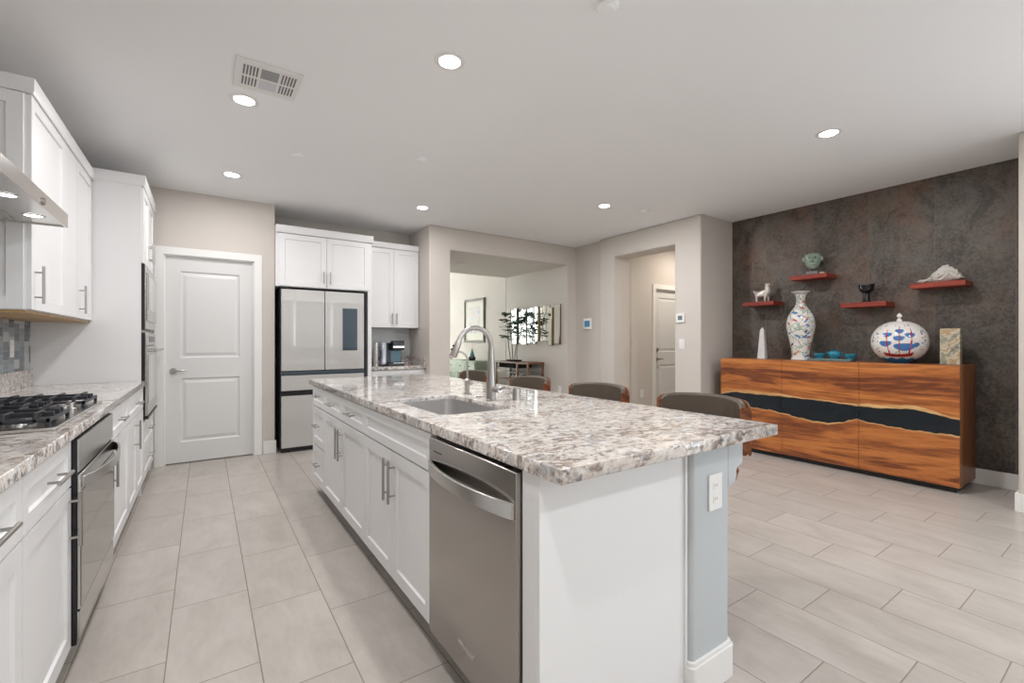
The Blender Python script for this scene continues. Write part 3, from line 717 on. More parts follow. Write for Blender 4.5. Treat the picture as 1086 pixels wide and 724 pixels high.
def grate(y0, y1, x0, x1):
    bm = NB(); z0, z1 = 0.030, 0.044; b = 0.012
    bx(bm, (x0, y0, z0), (x1, y0+b, z1)); bx(bm, (x0, y1-b, z0), (x1, y1, z1)); bx(bm, (x0, y0, z0), (x0+b, y1, z1)); bx(bm, (x1-b, y0, z0), (x1, y1, z1))
    for xx in (x0, x1-b):
        for yy in (y0, y1-b): bx(bm, (xx, yy, 0.0125), (xx+b, yy+b, z0))
    # raised fingers pointing inwards from both long sides
    nx = max(3, int(round((x1-x0)/0.075)))
    for i in range(nx):
        x = x0+(i+0.5)*(x1-x0)/nx
        ym = (y0+y1)/2
        for s, ya, yb in ((1, y0, ym-0.035), (-1, y1, ym+0.035)):
            prism(bm, [(ya, 0.030), (ya, 0.044), (ya+s*0.016, 0.064), (yb, 0.064), (yb, 0.050), (ya+s*0.022, 0.046)], 0, x-0.0055, x+0.0055)
    # long bars along the depth
    for yy in (y0+(y1-y0)*0.28, y0+(y1-y0)*0.72):
        bx(bm, (x0+0.004, yy-0.005, 0.042), (x1-0.004, yy+0.005, 0.060))
    ym = (y0+y1)/2
    for xa, xb in ((x0, x0+0.06), (x1-0.06, x1), ((x0+x1)/2-0.03, (x0+x1)/2+0.03)):
        bx(bm, (xa, ym-0.005, 0.040), (xb, ym+0.005, 0.062))
    build('grate', bm, IRON, r, 0.002)
grate(*YS[0], -0.925, -0.452); grate(*YS[1], -0.925, -0.555); grate(*YS[2], -0.925, -0.452)
for i in range(5):
    y = 2.545+i*0.058; x = -0.495 if i % 2 == 0 else -0.515
    bm = NB(); lathe(bm, [(0.022, 0.0122), (0.022, 0.016), (0.019, 0.018), (0.0175, 0.040), (0.015, 0.043), (0, 0.043)], (x, y, 0), 22); build('knob', bm, NICKEL, r)

# range hood
r = thing('range_hood', 'stainless steel canopy range hood with lit lamps over the cooktop', 'range hood', (-1.044, 2.70, 1.805), 0)
bm = NB(); hw = 0.457; dp = 0.472
# hollow canopy
bx(bm, (0, -hw, 0.056), (dp-0.012, hw, 0.068)); bx(bm, (dp-0.012, -hw, 0.0), (dp, hw, 0.068)); bx(bm, (0, -hw, 0), (dp-0.012, -hw+0.012, 0.056)); bx(bm, (0, hw-0.012, 0), (dp-0.012, hw, 0.056)); 
build('canopy', bm, HOODST, r, 0.0015)
boxobj('underside', (0.0, -hw+0.013, 0.006), (dp-0.013, hw-0.013, 0.018), HOODST, r)
boxobj('filter', (0.05, -hw+0.06, 0.002), (0.30, -0.01, 0.0055), STEEL, r); boxobj('filter', (0.05, 0.01, 0.002), (0.30, hw-0.06, 0.0055), STEEL, r)
HL = emit('hood_lamp_glow', (0.95, 0.98, 1.0), 9)
for yy in (-0.36, -0.10, 0.26):
    bm = NB(); lathe(bm, [(0, 0.0045), (0.032, 0.0045)], (0.392, yy, 0), 24); lathe(bm, [(0.032, 0.0045), (0.033, 0.002), (0.042, 0.0055)], (0.392, yy, 0), 24, mi=1)
    build('hood_lamp', bm, [HL, STEEL], r)
boxobj('chimney', (0.0, -0.15, 0.0685), (0.27, 0.12, 0.72), HOODST, r, 0.002)
bm = NB(); lathe(bm, [(0, 0.0), (0.017, 0.0), (0.016, 0.007), (0, 0.009)], seg=20); o = build('badge', bm, NICKEL, r); o.location = (dp, 0.03, 0.026); o.rotation_euler = (0, PI/2, 0)

# upper cabinets on the left wall
r, wd = left_unit(3.17, 4.633, 'white upper wall cabinets with shaker doors right of the range hood', 'wall_cabinet', x=-0.725)
d_ = 0.318
bm = NB(); bx(bm, (0.0, 0.0, 1.385), (wd, d_, 2.45)); build('body', bm, WHITE, r)
bm = NB(); prism(bm, [(-0.028, 2.45), (d_, 2.45), (d_, 2.525), (-0.034, 2.525), (-0.034, 2.465)], 0, -0.012, wd); build('crown', bm, WHITE, r, 0.002)
bm = NB(); bx(bm, (0.004, -0.004, 1.372), (wd, d_, 1.3845)); build('underside', bm, UNDERW, r)
bm = NB(); 
# framed side panel facing the hood
def side_frame(bm, x, y0, y1, z0, z1, rail=0.06, th=0.008):
    bx(bm, (x-th, y0, z0), (x, y0+rail, z1)); bx(bm, (x-th, y1-rail, z0), (x, y1, z1)); bx(bm, (x-th, y0+rail, z0), (x, y1-rail, z0+rail)); bx(bm, (x-th, y0+rail, z1-rail), (x, y1-rail, z1))
side_frame(bm, -0.0005, 0.006, d_, 1.388, 2.445); build('side_panel', bm, WHITE, r, 0.001)
front('door', r, 0.0, 0.655, 1.388, 2.447, (0.052, 1.515, 'v'), 0.19)
front('door', r, 0.96, wd, 1.388, 2.447, (1.03, 1.515, 'v'), 0.19)
bm = NB(); bx(bm, (0.657, -0.0195, 1.39), (0.958, -0.0005, 2.445)); build('filler_panel', bm, WHITE, r, 0.001)

# tall oven cabinet
r, wd = left_unit(4.635, 5.52, 'tall white cabinet housing the microwave and wall oven', 'tall_cabinet', x=-0.425)
d_ = 0.617
bm = NB(); bx(bm, (0.0, -0.006, 0.0), (0.019, d_, 2.47)); bx(bm, (wd-0.019, 0, 0), (wd, d_, 2.47)); bx(bm, (0.019, 0.0, ZB), (wd-0.019, d_, 0.585)); bx(bm, (0.019, 0.0, 1.855), (wd-0.019, d_, 2.47)); bx(bm, (0.019, 0.0, 1.305), (wd-0.019, d_, 1.325)); bx(bm, (0.019, d_-0.015, 0.585), (wd-0.019, d_, 1.855))
build('body', bm, WHITE, r)
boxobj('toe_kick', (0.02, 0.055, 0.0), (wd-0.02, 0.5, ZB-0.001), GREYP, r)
bm = NB(); prism(bm, [(-0.026, 2.47), (d_, 2.47), (d_, 2.555), (-0.034, 2.555), (-0.034, 2.485)], 0, -0.008, wd); build('crown', bm, WHITE, r, 0.002)
front('drawer', r, 0.02, wd-0.02, 0.108, 0.34, (wd/2, 0.24, 'h'), 0.2); front('drawer', r, 0.02, wd-0.02, 0.345, 0.582, (wd/2, 0.48, 'h'), 0.2)
front('door', r, 0.02, wd/2, 1.86, 2.467, (wd/2-0.04, 2.0, 'v'), 0.17); front('door', r, wd/2, wd-0.02, 1.86, 2.467, (wd/2+0.04, 2.0, 'v'), 0.17)
GLB = flat('oven_glass_pale', (0.52, 0.52, 0.50), 0.06, 0.7)
m = thing('microwave', 'built-in stainless microwave above the wall oven in the tall cabinet', 'microwave', (-0.425, 4.655, 0), PI/2)
wi = wd-0.04
boxobj('body', (0.002, -0.027, 1.327), (wi-0.002, 0.45, 1.853), BLACK, m)
boxobj('trim_frame', (0.0, -0.033, 1.335), (wi, -0.0275, 1.85), STEEL, m, 0.002)
bm = NB(); bx(bm, (0.06, -0.045, 1.40), (wi-0.06, -0.0335, 1.79)); d = build('door', bm, STEEL, m, 0.002)
boxobj('glass', (0.085, -0.0475, 1.49), (wi-0.085, -0.0455, 1.77), GLB, d)
m = thing('wall_oven', 'built-in stainless wall oven with bar handle in the tall cabinet', 'oven', (-0.425, 4.655, 0), PI/2)
boxobj('body', (0.002, -0.029, 0.60), (wi-0.002, 0.55, 1.302), BLACK, m)
boxobj('control_panel', (0.0, -0.036, 1.20), (wi, -0.0295, 1.30), STEEL, m, 0.002)
boxobj('display', (0.25, -0.0375, 1.225), (wi-0.12, -0.0363, 1.275), BLACK, m)
bm = NB(); bx(bm, (0.0, -0.046, 0.63), (wi, -0.0295, 1.19)); d = build('door', bm, STEEL, m, 0.002)
boxobj('glass', (0.035, -0.0485, 0.73), (wi-0.035, -0.0465, 1.12), GLB, d)
bm = NB(); cyl(bm, (0.03, -0.09, 1.155), (wi-0.03, -0.09, 1.155), 0.012, 16)
for xx in (0.05, wi-0.05): cyl(bm, (xx, -0.046, 1.155), (xx, -0.088, 1.155), 0.009, 12)
build('handle', bm, STEEL, d)
boxobj('vent_strip', (0.01, -0.05, 0.602), (wi-0.01, -0.0295, 0.622), BLACK, m)

# ------------------------------------------------------------------ refrigerator alcove
r = thing('refrigerator', 'beige glass four door refrigerator with a dark screen in its right door', 'refrigerator', (0.685, 5.50, 0))
FW = 0.915
boxobj('body', (0.0, 0.045, 0.02), (FW, 0.58, 1.822), BLACK, r, 0.003)
FR2 = FRIDGE
def fdoor(nm, x0, x1, z0, z1): 
    b = NB(); bx(b, (x0, -0.0, z0), (x1, 0.042, z1)); return build(nm, b, FRIDGE, r, 0.003)
fdoor('door', 0.010, FW/2-0.004, 0.905, 1.808); dd = fdoor('door', FW/2+0.004, FW-0.010, 0.905, 1.808)
boxobj('screen', (0.655, -0.0015, 1.125), (0.825, 0.0005, 1.62), SCREEN, dd); dd['label'] = 'door with a tall dark touch screen'
boxobj('handle_recess', (0.004, 0.002, 0.860), (FW-0.004, 0.044, 0.898), flat('recess_dark_blue', (0.05, 0.07, 0.09), 0.2), r, 0.003)
fdoor('drawer', 0.010, FW-0.010, 0.685, 0.852)
boxobj('handle_recess', (0.004, 0.006, 0.632), (FW-0.004, 0.044, 0.680), BLACK, r)
fdoor('drawer', 0.010, FW-0.010, 0.055, 0.627)
boxobj('toe_grille', (0.02, 0.03, 0.004), (FW-0.02, 0.06, 0.05), BLACK, r)
boxobj('hinge_cover', (0.0, 0.0, 1.822), (0.08, 0.06, 1.834), BLACK, r); boxobj('hinge_cover', (FW-0.08, 0.0, 1.822), (FW, 0.06, 1.834), BLACK, r)
r = thing('wall_cabinet', 'white two door cabinet above the refrigerator', 'cabinet', (0.643, 5.54, 0)); wd = 1.050; d_ = 0.558
bm = NB(); bx(bm, (0, 0, 1.84), (wd, d_, 2.43)); build('body', bm, WHITE, r)
bm = NB(); prism(bm, [(-0.030, 2.43), (d_, 2.43), (d_, 2.512), (-0.040, 2.512), (-0.040, 2.45)], 0, -0.0, wd+0.012); build('crown', bm, WHITE, r, 0.002)
front('door', r, 0.03, wd/2, 1.845, 2.425, (wd/2-0.035, 1.96, 'v'), 0.14); front('door', r, wd/2, wd-0.03, 1.845, 2.425, (wd/2+0.035, 1.96, 'v'), 0.14)
o = boxobj('side_panel', (1.645, 5.53, 0.0), (1.690, 6.098, 1.838), WHITE, None, 0.001); tag(o, 'tall narrow white panel between refrigerator and coffee nook', 'cabinet panel')
r = thing('wall_cabinet', 'white two door wall cabinet above the coffee maker', 'cabinet', (1.71, 5.77, 0)); wd = 0.68; d_ = 0.328
bm = NB(); bx(bm, (0, 0, 1.41), (wd, d_, 2.44)); build('body', bm, WHITE, r)
bm = NB(); prism(bm, [(-0.028, 2.44), (d_, 2.44), (d_, 2.512), (-0.036, 2.512), (-0.036, 2.46)], 0, 0, wd); build('crown', bm, WHITE, r, 0.002)
front('door', r, 0.0, wd/2, 1.413, 2.437, (wd/2-0.03, 1.525, 'v'), 0.15); front('door', r, wd/2, wd, 1.413, 2.437, (wd/2+0.03, 1.525, 'v'), 0.15)
r = thing('base_cabinet', 'white base cabinet under the coffee nook counter', 'cabinet', (1.695, 5.56, 0)); wd = 0.70
carcass(r, 0, wd, 0, ZT, 0.53, ZB); front('drawer', r, 0, wd, 0.70, 0.868, (wd/2, 0.785, 'h'), 0.16)
front('door', r, 0, wd/2, 0.108, 0.695, (wd/2-0.04, 0.57, 'v')); front('door', r, wd/2, wd, 0.108, 0.695, (wd/2+0.04, 0.57, 'v'))
c_ = slab('granite_countertop', [(1.693, 5.515), (2.398, 5.515), (2.398, 6.098), (1.693, 6.098)], [], 0.8755, 0.915, 0.003, GRANITE)
tag(c_, 'short granite countertop in the coffee nook beside the refrigerator', 'countertop')
bm = NB(); bx(bm, (1.693, 6.078, 0.9155), (2.398, 6.098, 1.02)); bx(bm, (2.378, 5.53, 0.9155), (2.398, 6.078, 1.02))
tag(build('granite_upstand', bm, GRANITE, None, 0.002), 'granite upstand around the coffee nook counter', 'backsplash')
o = boxobj('nook_brightening_panel', (1.6935, 6.090, 1.0205), (2.398, 6.098, 1.408), flat('pale_brightening_grey', (0.74, 0.76, 0.76), 0.3)); tag(o, 'pale grey panel added to brighten the wall behind the coffee maker', 'backsplash')  # added pale sheet, its colour lightens the under-lit nook wall
# coffee maker
r = thing('coffee_maker', 'black and steel pod coffee maker with water tank on the nook counter', 'coffee maker', (2.005, 5.80, 0.9155))
boxobj('base', (-0.06, -0.13, 0.0), (0.16, 0.13, 0.03), BLACK, r, 0.008)
boxobj('tower', (-0.06, -0.02, 0.031), (0.16, 0.13, 0.30), BLACK, r, 0.012)
bm = NB(); bx(bm, (0.0, -0.13, 0.20), (0.16, -0.021, 0.325)); build('brew_head', bm, BLACK, r, 0.015)
boxobj('trim_band', (0.006, -0.1325, 0.235), (0.154, -0.1305, 0.255), CHROME, r)
boxobj('drip_tray', (0.01, -0.12, 0.0305), (0.15, -0.03, 0.038), CHROME, r, 0.002)
boxobj('back_plate', (0.01, -0.0245, 0.045), (0.15, -0.0205, 0.19), flat('teal_steel', (0.07, 0.12, 0.145), 0.25, 0.5), r)
boxobj('water_tank', (-0.135, -0.09, 0.012), (-0.061, 0.12, 0.31), flat('smoked_tank', (0.42, 0.45, 0.50), 0.1, 0.3), r, 0.02)
r = thing('milk_frother', 'small silver frother jug with black handle left of the coffee maker', 'jug', (1.805, 5.72, 0.9155))
bm = NB(); lathe(bm, [(0, 0), (0.035, 0), (0.036, 0.01), (0.030, 0.20), (0.034, 0.26), (0.034, 0.30), (0.0, 0.31)], seg=24); build('jug_body', bm, CHROME, r)
bm = NB(); tube(bm, [(0.03, -0.02, 0.22), (0.05, -0.035, 0.20), (0.05, -0.035, 0.12), (0.03, -0.02, 0.09)], 0.006, 10); build('handle', bm, BLACK, r)

# ------------------------------------------------------------------ wall devices
def device(nm, label, cat, loc, rz, s, scr, scrm):
    t = thing(nm, label, cat, loc, rz)
    bm = NB(); prism(bm, rrect(-s/2, -s/2, s/2, s/2, 0.012, 4), 1, -0.02, 0); build('housing', bm, PLAST, t, 0.003)
    boxobj('screen', (-scr/2, -0.0215, -scr*0.42), (scr/2, -0.0198, scr*0.42), scrm, t)
device('security_panel', 'white wall panel with a blue screen left of the hallway opening', 'control panel', (4.93, 5.13, 1.505), -PI/2, 0.17, 0.115, BLUESCR)
device('thermostat', 'white square thermostat with grey screen right of the hallway opening', 'thermostat', (4.85, 3.415, 1.52), -PI/2, 0.115, 0.062, flat('grey_lcd', (0.16, 0.19, 0.21), 0.2))
outlet('light_switch', 'white light switch below the thermostat', (4.85, 3.40, 1.20), -PI/2, True, None, 0.075, 0.12)
outlet('power_outlet', 'white outlet low on the tan hallway wall beside the door', (5.55, 4.60, 0.43), 0)
outlet('power_outlet', 'white outlet low on the passage wall behind the bar stools', (4.76, 5.6, 0.45), -PI/2)

# ------------------------------------------------------------------ bar stools
def curved(bm, r0, r1, a0, a1, zf, n=28, mi=0, c=(0, 0)):
    prev = None
    for i in range(n+1):
        u = i/n; a = a0+(a1-a0)*u; zb, zt, = zf(u*2-1)
        ring = []
        zm = (zb+zt)/2; tk = r1-r0
        for rr, zz in ((r0, zb+0.01), (r0+tk*0.3, zb), (r1-tk*0.3, zb), (r1, zb+0.01), (r1, zt-0.01), (r1-tk*0.3, zt), (r0+tk*0.3, zt), (r0, zt-0.01)):
            ring.append(bm.verts.new((c[0]+rr*math.cos(a), c[1]+rr*math.sin(a), zz)))
        if prev:
            for k in range(8): f = bm.faces.new([prev[k], ring[k], ring[(k+1) % 8], prev[(k+1) % 8]]); f.material_index = mi
        prev = ring
    cap_ends(bm)
def stool():
    t = thing('bar_stool', '', 'bar stool', (0, 0, 0), 0, 'bar stools along the far side of the island')
    A = math.radians(47); cc = (-0.10, 0)
    bm = NB(); curved(bm, 0.286, 0.3165, -A, A, lambda s: (0.765, 0.972-0.012*s*s-0.026*abs(s)**16), c=cc); o = build('backrest_pad', bm, LEATHER, t)
    B = math.radians(49.5)
    bm = NB(); curved(bm, 0.317, 0.330, -B, B, lambda s: (0.727, 0.969-0.012*s*s-0.024*abs(s)**16), 32, c=cc)
    for s in (-1, 1):        # wooden end caps of the shell
        a0, a1 = s*math.radians(47.2), s*math.radians(49.5)
        curved(bm, 0.284, 0.317, min(a0, a1), max(a0, a1), lambda u: (0.727, 0.940), 3, c=cc)
    build('backrest_shell', bm, WALNUT, t)
    bm = NB(); prism(bm, [(0.15, 0.600), (0.2295, 0.66), (0.2295, 0.76), (0.217, 0.76), (0.213, 0.67), (0.14, 0.615)], 1, -0.05, 0.05); build('back_bracket', bm, WALNUT, t, 0.003)
    bm = NB(); lathe(bm, [(0, 0.622), (0.175, 0.622), (0.193, 0.632), (0.193, 0.655), (0.178, 0.668), (0, 0.674)], seg=40, sx=1.0, sy=1.05); build('seat_pad', bm, LEATHER, t)
    bm = NB(); lathe(bm, [(0, 0.585), (0.12, 0.588), (0.18, 0.600), (0.214, 0.620), (0.223, 0.655), (0.214, 0.656), (0.204, 0.628), (0.17, 0.615), (0, 0.612)], seg=40, sx=1.0, sy=1.02); build('seat_shell', bm, WALNUT, t)
    bm = NB(); lathe(bm, [(0, 0.0), (0.18, 0.0), (0.18, 0.008), (0.05, 0.02), (0.028, 0.035), (0.026, 0.30), (0.02, 0.31), (0.02, 0.56), (0.05, 0.575), (0.05, 0.584), (0, 0.584)], seg=36); build('pedestal', bm, BLACK, t)
    bm = NB(); pts = [(0.13*math.cos(a), 0.13*math.sin(a), 0.26) for a in [2*PI*i/28 for i in range(29)]]; tube(bm, pts, 0.008, 10, caps=False)
    for a in (0, PI/2, PI, 1.5*PI): cyl(bm, (0.02*math.cos(a), 0.02*math.sin(a), 0.26), (0.13*math.cos(a), 0.13*math.sin(a), 0.26), 0.006, 8)
    build('footrest', bm, BLACK, t)
    return t
SX = 1.865
s0 = stool(); s0.location = (SX, 1.29, 0); s0['label'] = 'taupe leather swivel bar stool nearest the camera at the island'
for y, lb, rz in ((1.98, 'second bar stool from the camera, in front of the hallway opening', 0.03), (2.68, 'third bar stool from the camera, right of the faucet', -0.04), (3.50, 'farthest bar stool, seen behind the faucet', 0.03)):
    c = copy_tree(s0); c.location = (SX, y, 0); c.rotation_euler = (0, 0, rz); c['label'] = lb

# ------------------------------------------------------------------ sideboard
SBX, SY0, SY1 = 5.02, 0.962, 2.985
r = thing('sideboard', 'long live-edge wood sideboard with a black resin river across three doors', 'sideboard', (0, 0, 0))
bm = NB(); bx(bm, (SBX, SY0, 0.045), (5.512, SY0+0.03, 1.0)); bx(bm, (SBX, SY1-0.03, 0.045), (5.512, SY1, 1.0)); bx(bm, (SBX, SY0, 1.0), (5.512, SY1, 1.035)); bx(bm, (SBX, SY0+0.03, 0.045), (5.512, SY1-0.03, 0.07)); bx(bm, (5.49, SY0+0.03, 0.07), (5.512, SY1-0.03, 1.0))
o = build('carcass', bm, [ACSIDE], r, 0.002)
boxobj('plinth', (SBX+0.035, SY0+0.03, 0.0), (5.49, SY1-0.03, 0.0448), BLACK, r)
UPc = [(2.99, 0.615), (2.956, 0.622), (2.90, 0.640), (2.85, 0.652), (2.794, 0.656), (2.558, 0.652), (2.31, 0.654), (1.974, 0.649), (1.644, 0.632), (1.493, 0.632), (1.284, 0.650), (1.205, 0.646), (1.092, 0.622), (0.956, 0.598)]
LOc = [(2.99, 0.575), (2.956, 0.567), (2.794, 0.520), (2.558, 0.500), (2.431, 0.499), (2.31, 0.482), (2.109, 0.452), (1.98, 0.441), (1.90, 0.441), (1.78, 0.460), (1.70, 0.498), (1.644, 0.510), (1.57, 0.497), (1.493, 0.488), (1.284, 0.474), (0.956, 0.474)]
def crv(tab, y):
    for (ya, za), (yb, zb) in zip(tab, tab[1:]):
        if yb <= y <= ya:
            t_ = (ya-y)/(ya-yb); t_ = t_*t_*(3-2*t_)*0.5+t_*0.5
            return za+(zb-za)*t_
    return tab[0][1] if y > tab[0][0] else tab[-1][1]
nd = 3
for k in range(nd):
    ya = SY0+(SY1-SY0)*k/nd+0.0015; yb = SY0+(SY1-SY0)*(k+1)/nd-0.0015
    bm = NB(); n = 44; rows = []
    for i in range(n+1):
        y = ya+(yb-ya)*i/n
        jz = 0.003*math.sin(y*41)+0.002*math.sin(y*97+1)
        u = crv(UPc, y)+jz*0.6; l = crv(LOc, y)-jz
        bu = 0.022+0.010*math.sin(y*5.3+0.6)+0.004*math.sin(y*17); bl = 0.011+0.004*math.sin(y*7.1)
        rows.append([0.052, l-bl, l, u, u+bu, 1.033])
    g = [[bm.verts.new((SBX-0.022, ya+(yb-ya)*i/n, z)) for z in rr] for i, rr in enumerate(rows)]
    for i in range(n):
        for j, mi in enumerate((0, 1, 2, 1, 0)):
            f = bm.faces.new([g[i][j], g[i+1][j], g[i+1][j+1], g[i][j+1]]); f.material_index = mi
    ed = [e for e in bm.edges if e.is_boundary]
    ex = bmesh.ops.extrude_edge_only(bm, edges=ed); 
    for v in [q for q in ex['geom'] if isinstance(q, bmesh.types.BMVert)]: v.co.x += 0.021
    build('door', bm, [ACACIA, SAPWOOD, RESIN], r, 0, smooth=False)

# things on the sideboard
TZ = 1.0352
XO = 5.27
MARW = marble('grey_white_marble', (0.70, 0.68, 0.68), (0.45, 0.43, 0.45), 18, (0.5, 0.75))
bm = NB()
def frust(bm, h0, h1, w0, w1):
    A = [bm.verts.new((sx*w0, sy*w0, h0)) for sx, sy in ((-1, -1), (1, -1), (1, 1), (-1, 1))]; B = [bm.verts.new((sx*w1, sy*w1, h1)) for sx, sy in ((-1, -1), (1, -1), (1, 1), (-1, 1))]
    bm.faces.new(A[::-1]); [bm.faces.new([A[i], A[(i+1) % 4], B[(i+1) % 4], B[i]]) for i in range(4)]; return B
B = frust(bm, 0, 0.325, 0.042, 0.020); ap = bm.verts.new((0, 0, 0.36)); [bm.faces.new([B[i], B[(i+1) % 4], ap]) for i in range(4)]
o = build('marble_obelisk', bm, MARW, None, 0.0015, smooth=False); o.location = (XO, 2.645, TZ); o.rotation_euler = (0, 0, 0.15)
tag(o, 'pale marble obelisk at the left end of the sideboard', 'obelisk')

PW = flat('porcelain_white', (0.76, 0.73, 0.69), 0.12); PG = flat('porcelain_green', (0.30, 0.42, 0.32), 0.12); PR = flat('porcelain_red', (0.50, 0.10, 0.08), 0.12)
PB = flat('porcelain_blue', (0.08, 0.20, 0.45), 0.12); PO = flat('porcelain_orange', (0.65, 0.28, 0.15), 0.12); PP = flat('porcelain_mauve', (0.45, 0.28, 0.35), 0.12); PK = flat('porcelain_ink', (0.05, 0.06, 0.09), 0.12)
rv = random.Random(3)
# the painted sprays of the vase: short strokes in (angle, height)
strokes = []
for i in range(230):
    strokes.append((rv.uniform(-PI, PI), rv.uniform(0.03, 0.72), rv.uniform(-1.3, 1.3), rv.uniform(0.03, 0.075), rv.choice([0.003, 0.004]), rv.choice([1, 1, 1, 1, 5])))
for i in range(64):
    strokes.append((rv.uniform(-PI, PI), rv.uniform(0.04, 0.66), rv.uniform(-0.9, 0.9), rv.uniform(0.018, 0.034), 0.009, rv.choice([2, 3, 3, 4, 5, 6, 3])))
vprof = [(0.0, 0.0), (0.083, 0.0), (0.086, 0.012), (0.082, 0.05), (0.088, 0.12), (0.108, 0.22), (0.126, 0.31), (0.132, 0.37), (0.128, 0.42), (0.112, 0.475), (0.085, 0.525), (0.056, 0.57), (0.044, 0.61), (0.042, 0.65), (0.050, 0.69), (0.070, 0.715), (0.086, 0.722), (0.083, 0.727), (0.055, 0.71), (0.036, 0.67), (0.034, 0.60), (0.0, 0.58)]
def resample(prof, n):
    out = []
    P = [Vector((a, b)) for a, b in prof]
    def cr(p0, p1, p2, p3, t): return 0.5*((2*p1)+(p2-p0)*t+(2*p0-5*p1+4*p2-p3)*t*t+(3*p1-p0-3*p2+p3)*t**3)
    for i in range(len(P)-1):
        p0 = P[max(i-1, 0)]; p3 = P[min(i+2, len(P)-1)]
        for k in range(n): 
            q = cr(p0, P[i], P[i+1], p3, k/n); out.append((max(0.0, q.x), q.y))
    out.append(tuple(P[-1])); return out
def vfn(x, y, z):
    r_ = math.hypot(x, y); a = math.atan2(y, x)
    if r_ < 0.03 or z > 0.712: return 0
    res = 0
    for sa, sz, ang, ln, wdd, mi in strokes:
        da = (a-sa+PI) % (2*PI)-PI; u = da*r_; v = z-sz
        if abs(u) > 0.09 or abs(v) > 0.09: continue
        p = u*math.cos(ang)+v*math.sin(ang); q = -u*math.sin(ang)+v*math.cos(ang)+(0.15*p*p/0.03 if mi == 1 else 0)
        if abs(p) < ln and abs(q) < wdd*(1-(p/ln)**2)**0.5+0.0002: res = mi
    return res
bm = NB(); lathe(bm, resample(vprof, 9), seg=180, fn=vfn)
o = build('porcelain_vase', bm, [PW, PG, PR, PB, PO, PP, PK]); o.location = (XO, 2.245, TZ); tag(o, 'tall white porcelain vase painted with coloured leaf sprays on the sideboard', 'vase')

# tea set
TEAL = flat('turquoise_glaze', (0.03, 0.24, 0.34), 0.15); TEALD = flat('dark_turquoise_glaze', (0.012, 0.10, 0.16), 0.15)
TRAYM = marble('mottled_teal_slate', (0.10, 0.18, 0.19), (0.34, 0.40, 0.38), 50, (0.5, 0.62))
o = boxobj('serving_tray', (-0.07, -0.19, 0.0), (0.07, 0.19, 0.022), TRAYM, None, 0.004); o.location = (5.23, 1.945, TZ); tag(o, 'mottled teal tray under the tea set on the sideboard', 'tray')
def bowl(y, label):
    bm = NB(); lathe(bm, resample([(0, 0.0), (0.032, 0.0), (0.032, 0.006), (0.047, 0.026), (0.055, 0.048), (0.051, 0.049), (0.04, 0.03), (0.028, 0.012), (0, 0.010)], 3), seg=32)
    o = build('tea_bowl', bm, TEAL); o.location = (5.235, y, TZ+0.0225); tag(o, label, 'bowl')
bowl(2.048, 'turquoise glazed bowl left of the teapot on the tray'); bowl(1.782, 'turquoise glazed bowl right of the teapot on the tray')
r = thing('teapot', 'turquoise lidded teapot in the middle of the tray', 'teapot', (5.225, 1.915, TZ+0.0225))
bm = NB(); lathe(bm, resample([(0, 0), (0.03, 0), (0.034, 0.006), (0.050, 0.03), (0.053, 0.05), (0.046, 0.068), (0.034, 0.074)], 4), seg=36); build('pot', bm, TEAL, r)
bm = NB(); lathe(bm, resample([(0.04, 0.072), (0.036, 0.080), (0.018, 0.087), (0.006, 0.090), (0.009, 0.098), (0, 0.104)], 3), seg=28); build('lid', bm, TEALD, r)
bm = NB(); tube(bm, [(0, 0.044, 0.042), (0, 0.058, 0.052), (0, 0.066, 0.072)], [0.010, 0.007, 0.005], 12); build('spout', bm, TEAL, r)
bm = NB(); tube(bm, [(0, -0.045, 0.062), (0, -0.061, 0.063), (0, -0.066, 0.048), (0, -0.060, 0.034), (0, -0.048, 0.032)], 0.004, 10); build('handle', bm, TEAL, r)

